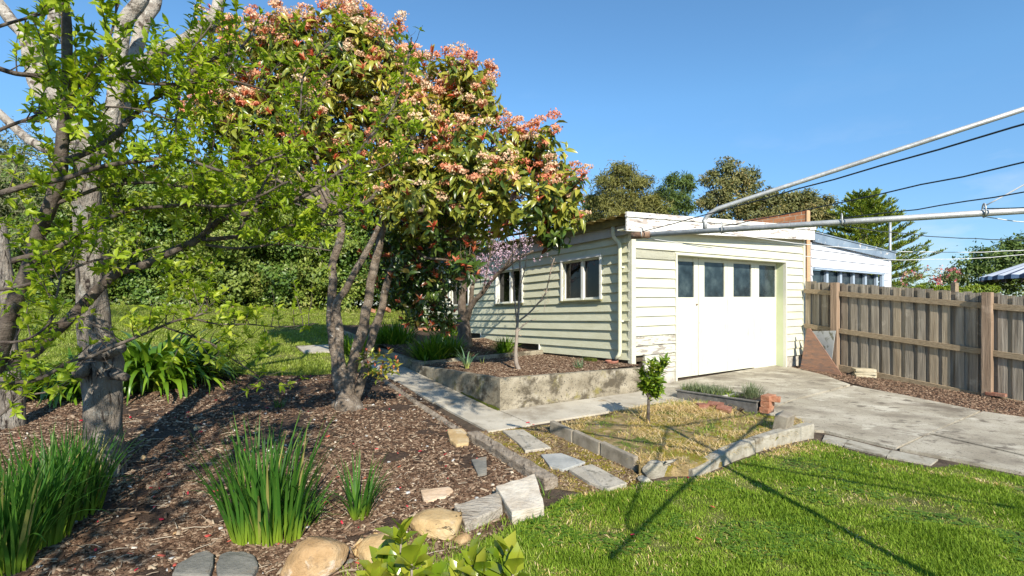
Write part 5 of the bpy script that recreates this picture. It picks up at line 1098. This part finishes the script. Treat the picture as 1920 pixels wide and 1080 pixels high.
def daff(u, v, n, Ln, rad, label, tilt=(.0, .32), sq=(1, 1)):
    c = gp(u, v); return clump('daffodil_clump', c, n, Ln, .020, M['daffodil'], label, 'plant', rad, tilt, (.05, .75), 7, DG, sq)
daff(500, 1012, 210, .74, .17, 'big daffodil leaf clump in the middle of the mulch, above the slate stones', (.02, .42), (1.2, .7))
daff(560, 985, 60, .30, .10, 'short leafy tuft tucked against the right side of the big daffodil clump', (.1, 1.0))
daff(676, 975, 52, .46, .05, 'small daffodil leaf clump left of the flat pale pink stone', (.05, .6))
daff(70, 1020, 170, .66, .14, 'daffodil leaf clump left of the grey trunk foot, nearest the left edge but one', (.02, .35))
daff(135, 968, 190, .60, .15, 'daffodil leaf clump directly in front of the grey trunk foot', (.02, .35))
daff(-8, 1075, 160, .66, .15, 'daffodil leaf clump cut by the left edge of the picture', (.02, .4))
zc_ = lambda p, zf: (p[0], p[1], float(zf(*rd(p[0], p[1]))))
def at_z(u, v, zf):
    z = .5
    for _ in range(30):
        Y = FPX*(H-z)/(v-HV); X = (u-HU)/FPX*Y; z = .5*z+.5*float(zf(*rd(X, Y)))
    return (X, Y, z)
clump('strappy_plant', at_z(946, 664, z2f), 190, .42, .024, M['strap'], 'round tuft of narrow green leaves beside the garage wall behind the sapling', 'plant', .10, (.1, 1.2), (.2, .9))
clump('strappy_plant', at_z(810, 672, z2f), 420, .50, .030, M['strap'], 'wide clump of narrow leaves spilling over the middle retaining wall', 'plant', .30, (.1, 1.1), (.2, 1.1))
clump('strappy_plant', at_z(842, 668, z2f), 260, .44, .028, M['strap'], 'clump of narrow leaves between the wide clump and the blossom tree', 'plant', .2, (.1, 1.0), (.2, 1.1))
clump('strappy_plant', at_z(830, 645, z2f), 160, .40, .024, M['strap'], 'clump of narrow leaves behind the wide clump, left of the blossom trunk', 'plant', .2, (.1, 1.0), (.2, 1.1))
clump('strappy_plant', at_z(745, 645, z3f), 240, .60, .032, M['strap'], 'bright clump of leaves in the farthest bed left of the far bricks', 'plant', .3, (.1, .9), (.1, .9))
clump('strappy_plant', at_z(850, 628, z3f), 120, .42, .022, M['strap'], 'upright clump of leaves in the farthest bed beside the garage wall', 'plant', .2, (.1, .7), (.1, .9))
g_ = px(668, 645, 9.8); clump('strappy_plant', (g_.x, g_.y, gz(g_.x, g_.y)), 260, .50, .026, M['strap'], 'dark shaded clump of leaves between the photinia stems by the far path', 'plant', .3, (.1, 1.2), (.2, 1.0))
g_ = px(724, 640, 10.4); clump('strappy_plant', (g_.x, g_.y, gz(g_.x, g_.y)+.1), 200, .46, .026, M['strap'], 'dark clump of leaves right of the darkest photinia stem', 'plant', .25, (.1, 1.2), (.2, 1.0))
clump('leek', at_z(876, 692, z1f), 16, .48, .030, M['leek'], 'blue-green leek-like plant at the left of the lower planter', 'plant', .03, (.05, .7), (.3, 2.2), 9)
clump('leek', at_z(905, 682, z1f), 5, .35, .022, M['leek'], 'single arching blue-green shoot right of the leek-like plant', 'plant', .02, (.1, .9), (.8, 2.6), 9)
clump('grass_tuft', at_z(1086, 691, z1f), 34, .20, .009, M['leek'], 'pale blue-green tuft in the planter near the downpipe', 'plant', .05, (.05, .7), (.1, .8))
for i, (u, v, n, Ln, lb) in enumerate([(523, 765, 22, .16, 'small green bulb shoots below the photinia in the mulch'), (1003, 982, 30, .10, 'short grass tuft in front of the log block'), (1248+4, 0, 0, 0, ''), (1786, 728, 5, .24, 'thin grass shoot at the foot of the fence'), (1872, 776, 12, .06, 'tiny weed in the fence mulch')]):
    if n: clump('grass_tuft', gp(u, v), n, Ln, .010, M['daffodil'], lb, 'plant', .04, (.05, .8), (.1, .8), 4)
clump('grass_tuft', gp(1022, 932), 12, .16, .010, M['daffodil'], 'tuft of grass between the log block and the sleeper end', 'plant', .03, (.1, .9), (.3, 1.2), 4)
# ---- citrus sapling
cb = gp(1216, 797, .06); cb.z = bedn(cb.x, cb.y); cit = thing('citrus_sapling', cb, 'small leafy citrus sapling standing in the raised mossy bed', 'tree'); cw = MB()
sc_ = cb.y/FPX
def cp(du, dv, dy=0): return Vector((cb.x+du*sc_, cb.y+dy, cb.z-dv*sc_))
m1 = smooth_path([cp(0, 4), cp(-1, -12), cp(0, -30), cp(0, -45)], 3, .003); cw.tube(m1, radii(len(m1), .022, .014), 10, wob=.2)
cpts = []
for (a, b_) in [((0, -40), (-12, -95)), ((0, -42), (2, -115)), ((2, -45), (16, -80)), ((6, -60), (26, -118)), ((0, -45), (-14, -70)), ((0, -40), (18, -60)), ((0, -42), (-4, -80)), ((0, -42), (6, -90))]:
    p = smooth_path([cp(*a), cp((a[0]+b_[0])/2+2, (a[1]+b_[1])/2, rgt.uniform(-.06, .06)), cp(b_[0], b_[1], rgt.uniform(-.1, .1))], 3, .004); cw.tube(p, radii(len(p), .008, .003), 6)
    for q, t in along(p[2:], .014): cpts.append((q, t))
cw.build('trunk', M['bark_plum'], cit)
O, X, Z, Ln, Wd = rosettes(arr([c for c, t in cpts]), arr([t for c, t in cpts])+np.array([0, 0, .4]), 7, .085, .032, (.4, 1.3), .2); leaves('crown', O+RNG.normal(0, .02, O.shape), X, Z, Ln, Wd*1.15, M['citrus'], cit, T8)
# ---- herbs in the trough
lav = TP(TL*.86, .20, zr1-.02); n = 900; d = rdir(n); d[:, 2] = np.abs(d[:, 2])+.1; d = nrm(d)
O = np.array(lav)+d*RNG.uniform(.05, .19, (n, 1))*np.array([1, 1, .95]); d[:, 2] += .5
LV, LT, LS, LK = ribbons(O, np.arctan2(d[:, 1], d[:, 0]), RNG.uniform(0, .9, n), RNG.uniform(.03, .08, n), .006, .2, 2)
tag(tri_mesh('lavender', LV, LT, np.repeat(RNG.random(n), LK), M['lavender'], origin=lav), 'grey-green lavender bush in the near end of the trough', 'plant')
def tuft_field(name, pts, Ln, Wd, m, tilt, bend, seg=3, **kw):
    n = len(pts); o = blades(name, pts, RNG.random(n)*2*np.pi, RNG.uniform(*tilt, n), Ln*RNG.uniform(.5, 1.2, n), Wd*RNG.uniform(.7, 1.3, n), RNG.uniform(*bend, n), m, seg=seg); return o
def tr_pts(a0, a1, n): return arr([TP(rgt.uniform(a0, a1)*TL, rgt.uniform(.05, TW-.05), zr0-.03) for _ in range(n)])
o = tuft_field('herb_grass', tr_pts(.02, .55, 900), .14, .007, M['lavender'], (0, .7), (.1, .9)); tag(o, 'grassy blue-green herbs filling the far half of the trough', 'plant')
o = tuft_field('weeds', tr_pts(.02, .70, 260), .09, .010, M['grass'], (.1, 1.0), (.1, .9)); tag(o, 'bright weeds along the near rim of the trough', 'plant')
# ---- laurel shoots at the bottom edge
def laurel(c, tips_, label):
    base = gp(c[0], 1400) if False else Vector((px(c[0], c[1], c[2]).x, c[2]+.05, float(gz(px(c[0], c[1], c[2]).x, c[2]))))
    t = thing('laurel_shrub', base, label, 'shrub'); mb = MB(); pc = []; ax = []
    for (u, v, Y) in tips_:
        tip = px(u, v, Y); p = smooth_path([base, base.lerp(tip, .5)+Vector((0, 0, .05)), tip], 5, .006, u); mb.tube(p, radii(len(p), .007, .003), 8)
        up = (p[-1]-p[-3]).normalized()
        for dz, sp_ in ((0, .3), (-.02, .75), (-.05, 1.1)): pc.append((p[-1]+up*dz, up, sp_))
    mb.build('stem', M['bark_sapling'], t); Os = []
    for c_, a_, s_ in pc: Os.append(rosettes(np.array([tuple(c_)]), np.array([tuple(a_)]), 3 if s_ < .5 else 5, .086, .058, (s_*.75, s_*1.1), .08))
    O, X, Z, Ln, Wd = [np.concatenate([q[i] for q in Os]) for i in range(5)]
    leaves('leaves', O, X, Z, Ln, Wd, M['laurel'], t, T8)
laurel((745, 1080, 1.5), [(752, 1010, 1.45), (718, 1062, 1.5), (772, 1058, 1.4), (700, 1088, 1.45), (800, 1085, 1.5), (742, 1078, 1.42)], 'glossy yellow-green laurel shoots in front of the sandstone rocks')
laurel((925, 1110, 1.5), [(948, 1048, 1.45), (885, 1060, 1.5), (905, 1082, 1.45), (962, 1078, 1.4), (860, 1092, 1.5)], 'glossy yellow-green laurel shoots at the bottom edge in front of the lawn')
# ---- blob-based shrubs and trees
def bush(name, blobs, n_per, Ln, Wd, m, label, cat, trunk=None, base=None, group=None, sub=14, fuzz=.16, tm=T4, updir=.5, parent_name='crown', mbark='trunk'):
    c0 = blobs[0]; base = base or (c0[0], c0[1], float(gz(c0[0], c0[1])))
    t = thing(name, base, label, cat, group); Os = []; Ds = []; rs = []
    for b in blobs:
        c = np.array(b[:3]); R = np.array([b[3], b[3]*.8, b[4] if len(b) > 4 else b[3]*.85]); k = max(3, int(sub*b[3]**1.2)); sc = rdir(k); sc[:, 2] = np.abs(sc[:, 2]*1.0)-.35*RNG.random(k)
        sc = nrm(sc); cen = c+sc*R*RNG.uniform(.62, .98, (k, 1)); n = int(n_per*b[3]**2/k)+1
        idx = np.repeat(np.arange(k), n); g = RNG.normal(0, 1, (k*n, 3))*(fuzz*b[3]**.5*RNG.uniform(.7, 1.5, k)[idx])[:, None]*np.array([1, 1, .7])
        Os.append(cen[idx]+g); Ds.append(nrm(sc[idx]+rdir(k*n)*.9)); rs.append(np.clip(RNG.random(k)[idx]*.45+RNG.random(k*n)*.55, 0, 1))
        n2 = int(n_per*b[3]**2*.45); d = rdir(n2); Os.append(c+d*R*RNG.uniform(.3, .88, (n2, 1))); Ds.append(d); rs.append(RNG.random(n2)*.6)
    O = np.concatenate(Os); D = np.concatenate(Ds); r = np.concatenate(rs); X = nrm(np.cross(D, rdir(len(D)))+np.array([0, 0, -.15])); Z = nrm(D+np.array([0, -.1, updir]))
    s = RNG.uniform(.6, 1.2, len(O)); leaves('crown', O, X, Z, Ln*s, Wd*s, m, t, tm, rnd=r)
    if trunk:
        mb = MB()
        for pts, r0, r1 in trunk: p = smooth_path([Vector(q) for q in pts], 4, .05, 1); mb.tube(p, radii(len(p), r0, r1), 9)
        for b in blobs:
            tp_ = Vector(trunk[0][0][-1]); c = Vector(b[:3]); mb.tube([tp_, tp_.lerp(c, .5)+rvec()*.2*b[3], c], [trunk[0][2]*.8, trunk[0][2]*.5, .03], 6)
            for _ in range(5): shoot(mb, c, (rvec()+Vector((0, 0, .4))).normalized(), b[3]*.9, .025, rings=4)
        mb.build('trunk', M['trunk'], t)
    return t
def B(u, v, r, Y, sq=.85): p = px(u, v, Y); R = r*Y/FPX; return (p.x, p.y, p.z, R, R*sq)
HG = 'tall shrubs along the back of the lawn'
hl = [(-60, 15.2, 'greygreen', 'pale grey-green shrub at the far left behind the leaning limb', 250), (40, 15.4, 'hedge', 'dark green hedge shrub behind the second grey trunk', 330), (150, 15.8, 'hedge_olive', 'olive hedge shrub behind the thick grey trunk', 320), (262, 16.2, 'hedge', 'glossy hedge shrub above the strap leaf mound', 330), (372, 16.6, 'hedge_olive', 'pale olive hedge shrub in the middle of the lawn backdrop', 310), (480, 17, 'hedge', 'broad glossy hedge shrub left of the photinia stems', 320), (590, 17.2, 'hedge_olive', 'olive hedge shrub directly behind the photinia stems', 330), (700, 17.4, 'hedge', 'dark hedge shrub between photinia and blossom tree', 340), (800, 17.2, 'hedge', 'dark hedge shrub nearest the far end of the garage', 350)]
for i, (u, Y, m_n, lb, vt) in enumerate(hl):
    bl_ = []
    for vv_ in range(int(vt)+25, 572, 52):
        for du in (-45, 5, 50): bl_.append(B(u+du+rgt.uniform(-14, 14), vv_+rgt.uniform(-12, 12)+abs(du)*.3, rgt.uniform(42, 58), Y+rgt.uniform(-.5, .7)))
    bl_ += [B(u+du, v_, 95, Y+1.6) for du in (-60, 50) for v_ in (540, 460, 390)]
    bush('hedge_shrub', bl_, 1150, .135, .08, M[m_n], lb, 'shrub', group=HG, sub=14, fuzz=.12, base=(px(u, 560, Y).x, Y, 1.40))
# bright top growth and twiggy wattle at far left
bush('wattle_shrub', [B(10, 330, 70, 9.5), B(60, 300, 50, 9.8), B(30, 270, 45, 9.6), B(-40, 380, 70, 9.5), B(60, 390, 50, 9.8), B(20, 440, 50, 9.6)], 900, .10, .02, M['greygreen'], 'wispy grey-green shrub hanging behind the plum at the upper left', 'shrub', sub=24, fuzz=.2, base=(px(0, 560, 9.6).x, 9.6, .9))
# skyline trees behind the garage
def far(name, blobs, Y, n, Ln, Wd, m, label, tr, sub=10, fuzz=.18, updir=.5):
    bb = [B(u, v, r, Y+dy) for u, v, r, dy in blobs]; x = px(tr, 560, Y).x
    zc = sum(b[2] for b in bb)/len(bb)
    return bush(name, bb, n, Ln, Wd, m, label, 'tree', trunk=[([(x, Y, .5), (x+.2, Y, zc*.5), (x-.1, Y, zc-.6)], .28, .14)], base=(x, Y, .5), sub=sub, fuzz=fuzz, updir=updir)
far('she_oak', [(1165, 325, 26, 0), (1190, 345, 30, 0), (1140, 345, 26, 0), (1160, 375, 34, 0), (1200, 385, 34, 0), (1120, 375, 20, 1), (1225, 395, 30, -1), (1140, 405, 34, 0), (1195, 420, 30, 0)], 34, 1000, .34, .055, M['she_oak'], 'feathery olive tree above the left end of the garage roof', 1165, 12, .22)
far('she_oak', [(1110, 385, 22, 0), (1100, 410, 22, 0), (1125, 420, 22, 0)], 38, 900, .34, .07, M['dark_needle'], 'dark feathery tree half hidden by the photinia at the roof edge', 1110, 12, .2)
far('dark_tree', [(1262, 345, 20, 0), (1285, 350, 18, 0), (1245, 365, 18, 0), (1270, 378, 24, 0), (1255, 400, 22, 0), (1285, 395, 16, 0), (1290, 335, 10, 0)], 36, 1000, .34, .06, M['dark_needle'], 'small dark green tree between the feathery tree and the gum', 1268, 12, .2)
far('gum_tree', [(1360, 318, 24, 0), (1395, 330, 24, 0), (1335, 340, 22, 0), (1375, 350, 30, 0), (1410, 350, 18, 0), (1345, 372, 30, 0), (1320, 385, 20, 0), (1390, 385, 34, 0), (1430, 380, 24, 1), (1360, 410, 30, 0)], 38, 620, .30, .10, M['gum'], 'open-crowned brownish gum tree, tallest behind the garage roof', 1352, 11, .17)
far('gum_tree', [(1440, 372, 24, 0), (1480, 380, 26, 0), (1515, 378, 24, 0), (1545, 385, 20, 0), (1460, 405, 34, 0), (1510, 410, 34, 0), (1550, 415, 22, 0), (1410, 405, 30, 0), (1500, 440, 30, 0)], 37, 900, .30, .10, M['gum'], 'low spreading brown-green gum behind the brick parapet', 1480, 13, .2)
# norfolk pine
NPb = px(1622, 560, 30); npn = thing('norfolk_pine', (NPb.x, 30, .4), 'bright green tiered Norfolk pine behind the neighbour garage', 'tree'); nm = MB()
ztop = H+(572-374)/FPX*30; nm.tube([(NPb.x, 30, .4), (NPb.x+.05, 30, ztop*.5), (NPb.x, 30, ztop)], [.25, .16, .03], 10); NO = []; ND = []
z = ztop-.15; tier = 0
while z > 1.0:
    fr = (ztop-z)/(ztop-1); Rr = .5+2.75*min(1, fr*1.75)**.75; nbn = 9 if tier > 1 else 6; a0 = rgt.random()*6
    for j in range(nbn):
        a = a0+2*math.pi*j/nbn+rgt.uniform(-.2, .2); rl_ = Rr*rgt.uniform(.75, 1.1); pts = []
        for q in range(9):
            s = q/8; pts.append(Vector((NPb.x+math.cos(a)*rl_*s, 30+math.sin(a)*rl_*s, z+.55*s*s*(.5+rl_*.3)-.10*s*rl_*fr)))
        nm.tube(pts, radii(9, .035, .012), 5)
        for q in range(2, 9):
            for side in (-1, 1):
                for w_ in range(3):
                    p = pts[q-1].lerp(pts[q], rgt.random()); dr = (pts[q]-pts[q-1]).normalized(); sd = dr.cross(Vector((0, 0, 1))).normalized()*side
                    ln = .62*(1.12-q/10)+.15
                    dv_ = (dr*.8+sd*.75+Vector((0, 0, .35))).normalized()
                    for e in range(8): NO.append(p+dv_*ln*e/8); ND.append((dv_+rvec()*.75+Vector((0, 0, .35))).normalized())
    z -= .36+.10*fr; tier += 1
nm.build('trunk', M['trunk'], npn); NO = arr(NO); ND = arr(ND)
leaves('crown', NO, ND, rdir(len(NO)), .17, .055, M['pine'], npn, T4)
# right-hand greenery beyond the fence
bush('garden_tree', [B(1885, 490, 48, 19), B(1920, 470, 40, 19), B(1850, 500, 36, 19), B(1815, 510, 30, 19), B(1900, 530, 40, 19), B(1780, 520, 22, 19), B(1950, 500, 50, 19), B(1840, 530, 36, 19)], 1300, .14, .07, M['dark_needle'], 'dark leafy tree at the right edge beyond the fence', 'tree', sub=16, fuzz=.14, base=(px(1890, 560, 19).x, 19, .2))
t_ = bush('rose_shrub', [B(1700, 520, 18, 15), B(1730, 515, 18, 15), B(1755, 512, 17, 15), B(1780, 520, 18, 15.2), B(1800, 525, 16, 15.4), B(1690, 535, 14, 15)], 700, .07, .035, M['gum'], 'flowering pink and orange shrub beyond the fence beside the neighbour garage', 'shrub', sub=22, fuzz=.10, base=(px(1740, 560, 15).x, 15, .2))
fl_ = arr([px(rgt.uniform(1685, 1800), rgt.uniform(502, 540), 14.8+rgt.random()*.3) for _ in range(26)]); O = np.repeat(fl_, 10, 0)+RNG.normal(0, .035, (260, 3))
M['rose'] = leafmat('rose_petals', [(.6, .05, .07), (.65, .25, .2), (.7, .45, .3), (.6, .35, .5)], trans=.2, tcol=(1, 1, 1)); leaves('flowers', O, rdir(260), rdir(260), .06, .06, M['rose'], t_, T4)
hp = []
for u in range(1700, 1880, 15): hp.append(B(u, 545+rgt.uniform(-1, 1), 10.5, 12.6, 1))
bush('clipped_hedge', hp, 26000, .05, .028, M['pine'], 'low clipped bright green hedge just beyond the fence', 'hedge', sub=60, fuzz=.05, base=(px(1790, 560, 12.6).x, 12.6, .2))
bush('vine_shrub', [B(1900, 545, 20, 12), B(1915, 530, 14, 12), B(1925, 555, 20, 12), B(1895, 565, 16, 12)], 500, .07, .03, M['hedge_olive'], 'loose twiggy shrub under the striped canopy', 'shrub', sub=26, fuzz=.12, base=(px(1910, 560, 12).x, 12, .2))
bush('background_trees', [B(u, 545+rgt.uniform(-6, 6), 26, 24) for u in range(1560, 2060, 30)], 300, .16, .09, M['dark_needle'], 'dark green mass of distant garden trees low behind the neighbour garage', 'trees', sub=10, fuzz=.16, base=(px(1800, 560, 24).x, 24, .2))
# ================================================================ GROUND COVER
def scatter(poly, n, ymin=.8, ymax=30, fall=2.0):
    x0, x1 = min(p[0] for p in poly), max(p[0] for p in poly); out = []; tot = 0
    while tot < n:
        m = n*3; Y = (RNG.random(m)*(ymax**(2-fall)-ymin**(2-fall))+ymin**(2-fall))**(1/(2-fall)) if fall != 2 else ymin*(ymax/ymin)**RNG.random(m)
        X = Y*RNG.uniform(-1.14, 1.14, m); ok = inpoly(X, Y, poly); out.append(np.stack([X[ok], Y[ok]], 1)); tot += ok.sum()
        if len(out) > 40: break
    return np.concatenate(out)[:n]
def on(xy, off=0): return np.column_stack([xy, gz(xy[:, 0], xy[:, 1])+off])
def chips(name, O, Ln, Wd, m, label, th=.005, rnd=None):
    n = len(O); az = RNG.random(n)*2*np.pi; X = np.stack([np.cos(az), np.sin(az), RNG.normal(0, .22, n)], 1); Z = nrm(np.stack([RNG.normal(0, .3, n), RNG.normal(0, .3, n), np.ones(n)], 1))
    s = RNG.uniform(.35, 1.3, n); o = leaves(name, O, X, Z, Ln*s, Wd*s*RNG.uniform(.6, 1.3, n), m, None, TC, Hd=np.full(n, th), rnd=rnd); return tag(o, label, kind='stuff', cat='ground cover')
far_keep = 9.5
xy = scatter(bed_poly, 95000, 1.4, far_keep, 2.0); kq = np.array([noise.noise(Vector((x*1.9, y*1.9, 5)))+.5*noise.noise(Vector((x*7, y*7, 2))) for x, y in xy]); xy = xy[kq > -.30]; chips('bark_mulch', on(xy, .004+.012*RNG.random(len(xy))[:, None][:, 0]), .038, .016, M['chip'], 'brown bark chip mulch covering the left garden bed')
xy = scatter(bed_poly, 1500, 1.6, 7, 2.0); chips('bark_mulch', on(xy, .02), .070, .022, M['chip'], 'larger bark pieces lying on top of the left garden bed')
xy = scatter(fence_bed, 16000, 4.5, 12, 2.0); chips('bark_mulch', on(xy, .012+.01*RNG.random(len(xy))), .034, .014, M['chip_fence'], 'warm brown bark chips along the foot of the fence')
def rdscatter(n, r0, r1, d0, d1, zf, off=.0):
    r = RNG.uniform(r0, r1, n); d = RNG.uniform(d0, d1, n); p = E0+r[:, None]*RV+d[:, None]*DV; return np.column_stack([p, zf(r, d)+off+.01*RNG.random(n)])
chips('bark_mulch', rdscatter(14000, .1, 2.58, .1, 2.5, z1f, .002), .036, .015, M['chip'], 'bark chips in the lower concrete planter')
chips('bark_mulch', rdscatter(8000, .1, 2.58, 2.62, 4.7, z2f, .002), .036, .015, M['chip'], 'bark chips round the blossom tree')
chips('bark_mulch', on(scatter(strip_poly, 1800, 3, 7, 2.0), .01), .022, .008, M['chip'], 'loose chips between the stepping stones')
xy = scatter(bed_poly, 240, 1.8, 9, 1.6); chips('pale_pebbles', on(xy, .012), .030, .022, M['pebble'], 'pale pebbles and shell bits scattered on the mulch', .010)
xy = scatter(bed_poly, 150, 1.8, 8, 1.6); o = chips('fallen_petals', on(xy, .022), .035, .022, M['petal'], 'red fallen petals scattered over the garden bed', .004)
sc2 = arr([gp(u, v, .03) for u, v in [(990, 792), (1000, 796), (903, 833), (1150, 785), (1336, 950), (1290, 895), (1145, 845), (1186, 1002), (1310, 1010), (1010, 920), (1250, 920), (730, 800)]]); chips('fallen_petals', sc2, .045, .03, M['petal'], 'red fallen petals on path and lawn', .004)
# twigs on the mulch
tm_ = MB(); xy = scatter(bed_poly, 420, 1.8, 7, 1.8); zz = gz(xy[:, 0], xy[:, 1])
for (x, y), z in zip(xy, zz):
    a = rgt.random()*6.28; l = rgt.uniform(.03, .13); p = Vector((x, y, z+.022)); q = p+Vector((math.cos(a)*l, math.sin(a)*l, rgt.uniform(-.004, .012))); tm_.tube([p, p.lerp(q, .5)+Vector((rgt.uniform(-.01, .01), rgt.uniform(-.01, .01), .004)), q], .0025, 4, cap=False)
M['twig'] = surf('dry_twigs', [(.25, .19, .13), (.42, .34, .25), (.5, .44, .34)], 3, bump=0); tag(tm_.build('dry_twigs', M['twig']), 'dry twigs strewn over the mulch', kind='stuff', cat='ground cover')
# lawns
def grass(name, poly, n, ymin, ymax, Ln, Wd, m, label, fall=1.9, off=.002, tilt=(.1, 1.1), seg=2):
    xy = scatter(poly, n, ymin, ymax, fall); nz = np.array([noise.noise(Vector((x*1.7, y*1.7, 3)))+.6*noise.noise(Vector((x*6, y*6, 1))) for x, y in xy]); k = RNG.random(len(xy)) < np.clip(.92+nz*.9, .12, 1); xy = xy[k]; nz = nz[k]
    dist = np.clip(xy[:, 1]/ymin, 1, 3)**.35
    o = blades(name, on(xy, off), RNG.random(len(xy))*2*np.pi, RNG.uniform(*tilt, len(xy)), Ln*RNG.uniform(.45, 1.25, len(xy))*(1+.7*np.clip(nz, -.8, 1)), Wd*RNG.uniform(.7, 1.3, len(xy))*dist, RNG.uniform(.1, 1.0, len(xy)), m, seg=seg, rnd=np.clip(.42-nz*.55+RNG.normal(0, .2, len(xy)), 0, 1))
    return tag(o, label, kind='stuff', cat='grass')
grass('lawn_grass', lawn_front, 240000, 2.2, 7.6, .034, .0052, M['grass'], 'short bright green grass of the front lawn')
grass('lawn_grass', lawn_back, 170000, 6.0, 20, .055, .011, M['grass_back'], 'sunlit grass of the back lawn up to the hedge')
# ragged edge of the front lawn over the stones, and weeds in the mossy strip
def bedscatter(n): xy = scatter(bedp, n, 4, 8, 2.0); return np.column_stack([xy, bedz(xy[:, 0], xy[:, 1])+.012*np.array([noise.noise(Vector((x*4, y*4, 0))) for x, y in xy])])
q = bedscatter(15000); nz = np.array([noise.noise(Vector(v_)*2.6) for v_ in q]); q1 = q[nz > -.02]
pile = gp(1285, 775, .06); pq = np.array([[pile.x+rgt.gauss(0, .30), pile.y+rgt.gauss(0, .28), 0] for _ in range(2600)]); pq[:, 2] = [bedn(a_, b_)+.01+.02*rgt.random() for a_, b_, _ in pq]; q1 = np.concatenate([q1, pq[inpoly(pq[:, 0], pq[:, 1], bedp)]])
o = tuft_field('dry_straw', q1, .085, .0055, M['straw'], (.9, 1.65), (-.2, .8), 2); tag(o, 'dry straw and dead grass lying over the citrus bed', kind='stuff', cat='ground cover')
q2 = q[(nz < .03)][:2600]; xr = (q2[:, 0] > gp(1330, 780).x-.6) | (RNG.random(len(q2)) < .25); o = tuft_field('bed_weeds', q2[xr], .05, .006, M['grass'], (.1, 1.2), (.1, .9), 2); tag(o, 'green weeds and moss between the straw of the citrus bed', kind='stuff', cat='ground cover')
q3 = arr([gp(rgt.gauss(1316, 26), rgt.gauss(762, 5), .04) for _ in range(420)]); o = tuft_field('grass_tuft', q3, .075, .006, M['grass'], (.05, .9), (.1, .9), 3); tag(o, 'bright grass growing along the front of the trough', 'grass')
xy = scatter(strip_poly, 900, 3.5, 7, 2.0); o = tuft_field('strip_weeds', on(xy, .006), .035, .006, M['straw'], (.4, 1.5), (.1, .8), 2); tag(o, 'dry weeds between the stepping stones', kind='stuff', cat='ground cover')
ep = arr([gp(rgt.uniform(640, 1010), rgt.uniform(975, 1090), .0) for _ in range(2600)]); ok = np.array([(p[1] < 3.6) for p in ep]); sel = inpoly(ep[:, 0], ep[:, 1], [g2(780, 1010), g2(900, 985), g2(1010, 955), g2(1060, 1000), g2(1000, 1100), g2(640, 1180), g2(640, 1080)])
o = tuft_field('grass_fringe', ep[sel], .075, .005, M['grass'], (.1, 1.2), (.2, 1.3), 4); tag(o, 'longer grass fringe round the border rocks', kind='stuff', cat='grass')

# clover and broad weeds through the front lawn, worn straw at its edges
xy = scatter(lawn_front, 14000, 2.2, 7.6, 1.9); nz = np.array([noise.noise(Vector((x*2.3, y*2.3, 12))) for x, y in xy]); xy = xy[nz > .12]; n = len(xy)
O = np.repeat(on(xy, .018), 3, 0); a = np.tile([0, 2.1, 4.2], n)+np.repeat(RNG.random(n)*6.28, 3); X = np.stack([np.cos(a), np.sin(a), np.full(3*n, .15)], 1)
tag(leaves('clover', O, X, np.tile([0, 0, 1.], (3*n, 1)), .016, .019, M['clover'], None, T4), 'clover and broad-leaved weeds through the front lawn', kind='stuff', cat='ground cover')
ed_ = [(1060, 935), (1130, 925), (1215, 910), (1296, 900), (1345, 887), (1416, 858), (1480, 842), (1530, 834), (1600, 856), (1680, 874), (1800, 893), (1900, 912)]
ws = []
for (u0, v0), (u1, v1) in zip(ed_[:-1], ed_[1:]):
    for _ in range(330):
        t = rgt.random(); ws.append(gp(u0+(u1-u0)*t+rgt.gauss(0, 5), v0+(v1-v0)*t+abs(rgt.gauss(0, 5)), .004))
for _ in range(5200):
    t_x, t_y = rgt.uniform(1000, 2000), rgt.uniform(900, 1120); q_ = gp(t_x, t_y, .006)
    if noise.noise(Vector((q_.x*1.3, q_.y*1.3, 4))) > -.05 and inpoly(np.array([q_.x]), np.array([q_.y]), lawn_front)[0]: ws.append(q_)
for _ in range(1500): ws.append(gp(rgt.gauss(1500, 40), rgt.gauss(843, 7), .004))
o = tuft_field('worn_grass', arr(ws), .045, .0055, M['straw'], (.7, 1.6), (0, .8), 2); tag(o, 'dry worn grass along the edge of the front lawn', kind='stuff', cat='grass')
